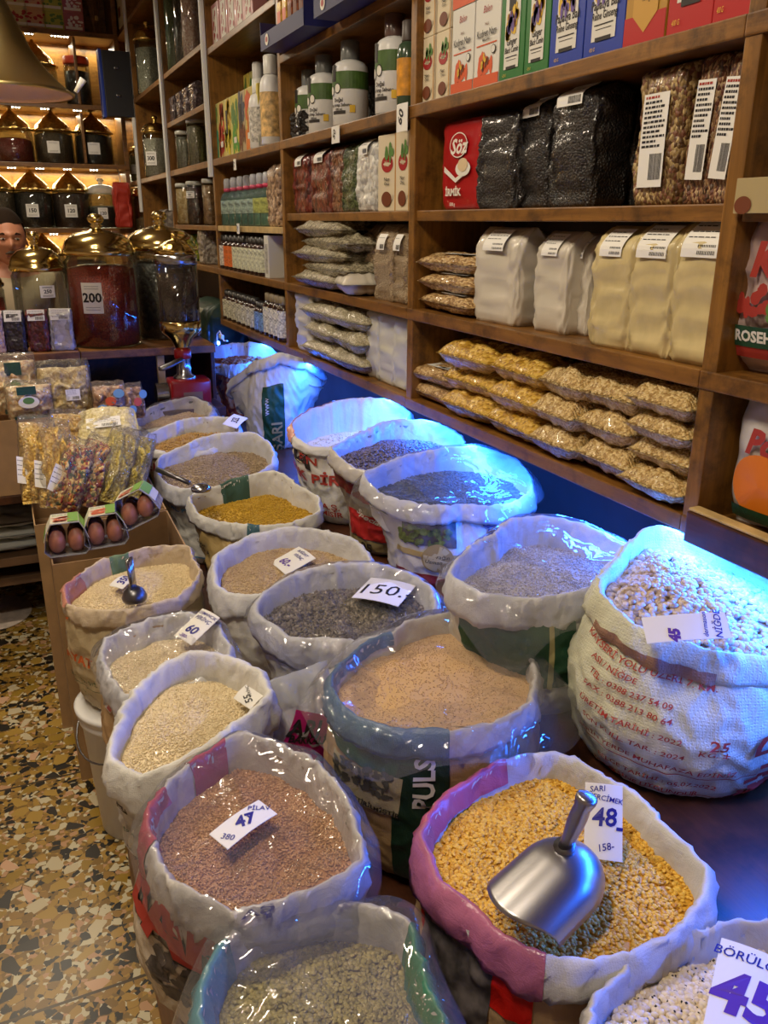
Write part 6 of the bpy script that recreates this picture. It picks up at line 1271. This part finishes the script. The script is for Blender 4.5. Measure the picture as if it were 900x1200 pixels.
# ------------------------------------------------------------------ egg box
def openbox(nm,x0,x1,y0,y1,z0,zf,zb,lab,flap=True):
    c=((x0+x1)/2,(y0+y1)/2); r=empty(nm,(c[0],c[1],z0)); tag(r,lab,'box'); w=(x1-x0)/2; d=(y1-y0)/2; t=.004; g=G()
    g.box(-w,w,-d,d,0,.004); g.box(-w,w,-d,-d+t,.004,zf-z0); g.box(-w,w,d-t,d,.004,zb-z0)
    for s in (-1,1):
        x=s*w-(t if s>0 else 0); V=[(x,-d+t,.004),(x+t,-d+t,.004),(x,d-t,.004),(x+t,d-t,.004),(x,-d+t,zf-z0),(x+t,-d+t,zf-z0),(x,d-t,zb-z0),(x+t,d-t,zb-z0)]
        g.add(V,[(0,2,3,1),(4,5,7,6),(0,1,5,4),(2,6,7,3),(0,4,6,2),(1,3,7,5)])
    g.build('box_wall',CARD,r); return r
r=openbox('cardboard_box',.03,.385,2.215,2.50,.0,.685,.70,'open cardboard box at the aisle with three egg cartons on top'); G().box(-.172,.172,-.135,.135,.55,.575).build('inner_tray',CARD,r)
r=openbox('cardboard_box',.00,.385,2.515,3.05,.0,.70,.72,'open cardboard box behind the egg box, full of pasta bags'); G().box(-.187,.187,-.26,.26,.52,.545).build('inner_tray',CARD,r)
EGG=plain('brown_egg',(164,104,74),.45,var=.12,vs=30)
def eggcarton(label):
    r=empty('egg_carton'); tag(r,label,'egg carton')
    hexa=[(-.058,.015),(-.045,0),(.045,0),(.058,.015),(.050,.062),(.036,.088),(-.036,.088),(-.050,.062)]
    def shell(name,pts,m,y0,y1,sc=1.,close=False):
        V=[(x*sc,y,z*sc) for y in (y0,y1) for x,z in pts]; n=len(pts); F=[(i,i+1,n+i+1,n+i) for i in range(n-1)]
        if close: F.append((n-1,0,n,2*n-1))
        o=mk(name,V,F,m,r,False); so=o.modifiers.new('s','SOLIDIFY'); so.thickness=.0012; return o
    shell('clear_tray',hexa,film_mat('tray_clear',(215,215,222),.35,.05,.18,.4,14),-.09,.09,1,True)
    shell('paper_sleeve',[(-.0585,.040),(-.0515,.063),(-.037,.0895),(.037,.0895),(.0515,.063),(.0585,.040)],plain('sleeve_cream',(214,208,184),.5),-.078,.078)
    g=G(); 
    for V2,F2,i in ((*rect2d(.010,-.10,.036,.10,1,1),0),(*bl2,1)) if False else ((rect2d(.008,-.077,.036,.077,1,1)[0],rect2d(0,0,1,1,1,1)[1],0),(blob2d(22,.04,.07,3,(.004,.010))[0]+np.array([-.012,-.025]),blob2d(22,.05,.10,3)[1],1),(text2d('KÖY',.02,.02)[0]+np.array([-.012,.045]),text2d('KÖY',.02,.02)[1],2)):
        g.add([(a,b,.0912+.0004*i) for a,b in V2],F2,i)
    g.add([(.0378,-.077,.0895),(.0378,.077,.0895),(.0525,.077,.0635),(.0525,-.077,.0635)],[(0,1,2,3)],0); g.add([(-.0525,-.077,.0635),(-.0525,.077,.0635),(-.0595,.077,.042),(-.0595,-.077,.042)],[(0,1,2,3)],0)
    g.build('sleeve_print',[plain('sleeve_green',(110,160,60),.5),pO,pG],r)
    return r
kt=Kit(eggcarton('x')); kE=Kit(tag(G().lathe([(.002,-.029),(.012,-.026),(.020,-.017),(.0235,-.004),(.022,.010),(.016,.022),(.008,.0285),(.001,.030)],20).build('egg',EGG,None,True),'x','egg'))
for q,(px,py,rz,ry,dz,lab) in enumerate(((83,655,-.05,0,0,'left'),(131,646,-.08,-.06,.004,'middle'),(178,628,-.15,-.42,.030,'right'))):
    b=U(px,py,Y=2.235); zb=.578+ .0; c=Vector((b.x,2.335,max(b.z-.008,.60)+dz)); M=Matrix.Translation(c)@Matrix.Rotation(rz,4,'Z')@Matrix.Rotation(ry,4,'Y')@Matrix.Rotation(-.16,4,'X')
    o=kt.put(c,0,'clear egg carton with cream and green sleeve, %s of three'%lab,'egg cartons'); o.rotation_euler=M.to_euler()
    for i in range(2):
        for j in range(3):
            p=M@Vector((-.025+.050*i,-.060+.055*j,.037)); e=kE.put(p,0,'brown egg in the %s carton, %s column, %s from the front'%(lab,n_[i],['first','second','third'][j]),'brown eggs in clear cartons',sc=(.98,.98,1.1))
# pasta bags
TW=clr('twisted_yellow',[(222,178,70),(238,204,110),(206,158,56),(232,192,96)],120,wrinkle=.7,bd=.008); MXP=clr('mixed_pasta',[(206,140,60),(120,46,44),(216,176,100),(90,100,60),(150,60,50),(224,196,130)],95,wrinkle=.6,bd=.008); GNP=clr('green_pasta',[(190,170,70),(208,186,88),(170,150,62),(220,200,110)],130,wrinkle=.6,bd=.007)
def leanbag(nm,pb,pt,yb,yt,w,m,lab,seed,sticker_=None,t=.095):
    a=U(*pb,Y=yb); b=U(*pt,Y=yt); ax=(b-a); h=ax.length; ax.normalize(); vd=(a-Vector((0,0,CH))).normalized(); xx=vd.cross(ax)*1.0; xx=-ax.cross(vd)*-1; xx=vd.cross(ax).normalized(); 
    r=empty(nm,a); tag(r,lab,'bag'); V,F=pillow_mesh(w,h,t,seed,amp=.10,pinch=.12); mk('bag_body',V,F,m,r)
    V,F=pillow_mesh(w*1.06,h*1.10,t*1.12,seed+1,amp=.05,pinch=.2); mk('wrapper',V,F,CLEARB,r)
    if sticker_: g=G(); sticker(g,.035,.09,seed,4,P=Vector((-w*.42,-t*.38,h*.35)),u=Vector((.9,.43,0)).normalized(),v=Vector((0,0,1)),n=Vector((-.43,-.9,0)),bar=False); g.build('label',[PAPER,INK],r)
    yy=ax.cross(xx).normalized(); 
    if yy.dot(vd)<0: yy=-yy; xx=-xx
    if xx.cross(yy).dot(ax)<0: xx=-xx
    r.rotation_mode='QUATERNION'; r.rotation_quaternion=Matrix((xx,yy,ax)).transposed().to_quaternion(); return r
leanbag('pasta_bag',(48,590),(42,495),2.66,2.84,.11,TW,'clear bag of yellow twisted pasta, leftmost in the pasta box',201,True)
leanbag('pasta_bag',(82,545),(80,485),2.86,2.98,.12,TW,'clear bag of yellow twisted pasta at the back of the pasta box',203)
leanbag('pasta_bag',(66,595),(62,500),2.62,2.80,.10,TW,'clear bag of yellow twisted pasta beside the left mixed one',202,True)
leanbag('pasta_bag',(72,598),(97,522),2.58,2.72,.10,MXP,'clear bag of mixed coloured pasta, left one of two',204,True)
leanbag('pasta_bag',(94,592),(120,518),2.60,2.76,.095,MXP,'clear bag of mixed coloured pasta, right one of two',205)
leanbag('pasta_bag',(124,588),(148,508),2.62,2.80,.10,GNP,'clear bag of greenish yellow pasta, left one of two',206)
leanbag('pasta_bag',(150,582),(168,512),2.66,2.84,.09,GNP,'clear bag of greenish yellow pasta at the right end of the box',207)
r=pack('noodle_packet',.20,.20,.08,clr('pale_noodle',[(206,190,130),(220,206,156)],120,wrinkle=.6),'clear packet with white labels lying on the pasta bags at the back',208,lab=(.11,.06,-.01,-.03),amp=.08); r.location=U(128,512,Y=2.93); r.rotation_euler=(.35,-.05,-.1)
# left rack, cardboard box of macaroni bags
def rack():
    r=empty('low_rack',(-.3,3.4,0)); tag(r,'low wooden rack at the left holding the cardboard box and folded white bags','rack')
    def b(n,x0,x1,y0,y1,z0,z1,m=WD): G().box(x0+.3,x1+.3,y0-3.4,y1-3.4,z0,z1,bev=.003).build(n,m,r,False)
    b('rack_board',-1.2,.385,3.14,3.60,.58,.61); b('rack_board',-1.2,.30,3.26,3.60,.295,.33,plain('grey_brown_wood',(104,78,54),.6,var=.2,vs=10)); b('lower_board',-1.2,.30,3.30,3.60,.20,.235,plain('grey_brown_wood',(1,1,1)))
    for x in (-1.18,.34): b('leg',x,x+.04,3.54,3.58,0,.579)
    b('leg',-1.18,-1.14,3.30,3.34,0,.579); b('leg',.34,.38,3.30,3.34,0,.579)
rack()
r=openbox('cardboard_box',-1.1,.385,3.15,3.42,.611,.885,.885,'wide cardboard box at the left edge under the macaroni bags'); G().box(-.73,.73,-.13,.13,.20,.215).build('inner_tray',CARD,r)
kwb=Kit(pack('folded_bag',.34,.24,.045,plain('folded_white',(200,204,200),.5,coat=.3,bump=.4,bs=20),'x',221,amp=.06))
for i in range(3): kwb.put((-.14+.01*i,3.42,.331+.048*i),.03*(-1)**i,'white folded plastic bag on the low rack, %s of three'%['bottom','middle','top'][i],'folded white bags on the low rack')
g=G(); V2,F2=rect2d(-.12,-.05,.12,.05,2,2); 
MAC=clr('macaroni',[(226,194,142),(236,210,164),(210,168,116),(240,224,184)],85,wrinkle=.6); NDL=clr('noodle_cut',[(206,180,110),(224,202,140),(186,156,88)],130,stretch=(1,1,.6),wrinkle=.6); SHR=clr('small_pasta',[(200,150,100),(216,180,140),(150,110,80)],60,wrinkle=.6)
def mbag(nm,px0,px1,yt,yb,Y,m,lab,seed,deco=None,rz=0):
    a=U(px0,yb,Y=Y); b=U(px1,yb,Y=Y); t=U((px0+px1)/2,yt,Y=Y); w=b.x-a.x; h=t.z-a.z; r=empty(nm,((a.x+b.x)/2,Y,a.z)); tag(r,lab,'bag'); r.rotation_euler=(-.12,0,rz)
    V,F=pillow_mesh(w*.95,h*.9,.08,seed,amp=.09,pinch=.08); mk('bag_body',V,F,m,r); V,F=pillow_mesh(w,h*1.04,.088,seed+1,amp=.05,pinch=.08); mk('wrapper',V,F,CLEARB,r)
    if deco=='green':
        g=G(); y=-.052
        for V2,F2,i in ((rect2d(-w*.28,h*.66,w*.12,h*.88,1,1)[0],rect2d(0,0,1,1,1,1)[1],0),(disc2d(-w*.06,h*.46,w*.22,h*.16)[0],disc2d(0,0,1)[1],1),(disc2d(-w*.06,h*.5,w*.12,h*.09)[0],disc2d(0,0,1)[1],2),(rect2d(-w*.4,h*.02,w*.3,h*.10,1,1)[0],rect2d(0,0,1,1,1,1)[1],3)): g.add([(p,y-.0006*i,q) for p,q in V2],F2,i)
        g.build('front_print',[GRN,pP,pG,GRND],r)
    if deco=='lab': g=G(); sticker(g,.05,.04,seed,3,P=Vector((w*.12,-.053,h*.4))); g.build('label',[PAPER,INK],r)
    if deco=='blue':
        g=G()
        for k in range(3): V2,F2=disc2d((-.2+.25*k)*w,h*(.3+.2*k),w*.16,h*.12); g.add([(p,-.052,q) for p,q in V2],F2,k%2)
        g.build('front_print',[plain('print_sky',(110,160,196),.5),pO],r)
    return r
mbag('macaroni_bag',-14,20,425,488,3.30,MAC,'clear bag of macaroni cut by the left edge',231)
mbag('macaroni_bag',2,50,416,486,3.33,MAC,'clear bag of macaroni with green printed top, behind the smaller one',232,'green')
mbag('macaroni_bag',10,66,447,492,3.20,MAC,'smaller clear bag of macaroni with green oval print in front',233,'green',.1)
mbag('noodle_bag',48,112,424,490,3.26,NDL,'large clear bag of cut noodles with white barcode label',234,'lab')
mbag('pasta_bag',110,150,448,492,3.22,SHR,'small bag with blue and orange print right of the cut noodles',235,'blue',-.1)
mbag('pasta_bag',142,172,450,492,3.25,SHR,'small bag with blue print at the right end of the cardboard box',236,'blue',.25)
# round mat on the floor
c=U(-2,718,z=0); r=tag(G().lathe([(.0,0),(.118,0),(.12,.002),(.118,.004),(.0,.004)],48).build('round_mat',plain('floor_mat_white',(196,182,170),.6,var=.12,vs=30),None,True),'round whitish mat lying on the terrazzo floor','mat'); r.location=(c.x,c.y,.0005); r.scale=(1.1,1.45,1)
r=empty('strip_connector',U(256,402,X=1.13)); tag(r,'bright blue end of the light strip with thin white cable at the lowest shelf corner','light connector')
g=G()
for dx,dz in ((0,0),(.012,-.03),(-.01,-.055)): g.lathe([(.001,-.012),(.009,-.006),(.009,.006),(.001,.012)],10,c=(0,dx,dz))
g.build('end_diode',glow('blue_diode',(60,110,255),40),r); G().tube([(0,.03,.0),(0,.02,.05),(0,-.05,.075),(.0,-.14,.03),(0,-.22,.04)],.004,8).build('cable',WHITEP,r); G().box(-.008,.008,-.12,-.05,.035,.06,bev=.004).build('plug',WHITEP,r)
# bag with green goods beneath the fourth bay
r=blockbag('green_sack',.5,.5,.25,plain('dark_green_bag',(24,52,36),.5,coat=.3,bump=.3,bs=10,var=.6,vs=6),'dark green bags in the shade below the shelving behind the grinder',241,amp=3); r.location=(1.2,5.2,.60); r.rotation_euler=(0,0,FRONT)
r=empty('storage_bench',(1.15,5.6,0)); tag(r,'dark bench under the far end of the right shelving','bench'); G().box(-.20,.28,-.8,1.6,.56,.60,bev=.003).build('bench_top',WD,r,False); G().box(-.18,-.16,-.8,1.6,0,.56).build('front_panel',WD,r,False); G().box(.24,.26,-.8,1.6,0,.56).build('rear_panel',WD,r,False)
# ------------------------------------------------------------------ light
WARM=(1,.85,.64)
def tubelamp(x,y,rz,label,power=26,col=WARM):
    r=empty('ceiling_tube_lamp',(x,y,2.95),rz); tag(r,label,'lamp',None)
    G().box(-.32,.32,-.05,.05,.03,.07,bev=.004).build('housing',WHITEP,r)
    g=G().tube([(-.3,0,.01),(.3,0,.01)],.014,12); g.build('tube',glow('tube_glow',(255,226,186),9),r,True)
    for x_ in (-.31,.31): G().box(x_-.012,x_+.012,-.02,.02,-.01,.03).build('socket',WHITEP,r)
    for x_ in (-.25,.25): G().tube([(x_,0,.07),(x_,0,.65)],.004,6).build('hanger',STEELD,r)
    a=area('tube_light',(x,y,2.93),.6,col,power,(0,0,rz),.05)
tubelamp(-.25,.55,.5,'hanging tube lamp above the nearest sacks',30)
tubelamp(-.3,2.0,.2,'hanging tube lamp above the middle of the sack rows',30)
tubelamp(-.2,3.9,.3,'hanging tube lamp in front of the counter',26)
tubelamp(0.1,6.2,.3,'hanging tube lamp behind the counter',26)
# blue strip under the lowest shelf
r=empty('blue_light_strip',(1.19,2.7,.968)); tag(r,'blue glowing strip fixed under the lowest shelf above the back row of sacks','light strip')
G().box(-.008,.008,-2.3,1.95,.004,.012).build('strip_tape',WHITEP,r)
g=G()
for k in range(70): y=-2.28+k*.061; g.box(-.004,.004,y,y+.012,-.001,.004)
g.build('light_diodes',glow('blue_diode',(60,110,255),40),r)
for y in (.9,2.5,4.1): 
    a=area('blue_light',(1.175,y-.2,.972),.03,(.015,.14,1),38 if y<1 else 25,(0,math.radians(36 if y<1 else 20),0),1.55)
w=bpy.data.worlds.new('world'); SC.world=w; w.use_nodes=True; w.node_tree.nodes['Background'].inputs[0].default_value=(1,.82,.62,1); w.node_tree.nodes['Background'].inputs[1].default_value=.32
SC.view_settings.view_transform='Standard'; SC.view_settings.look='None'; SC.view_settings.exposure=-0.08; SC.view_settings.gamma=1
SC.view_settings.use_curve_mapping=False
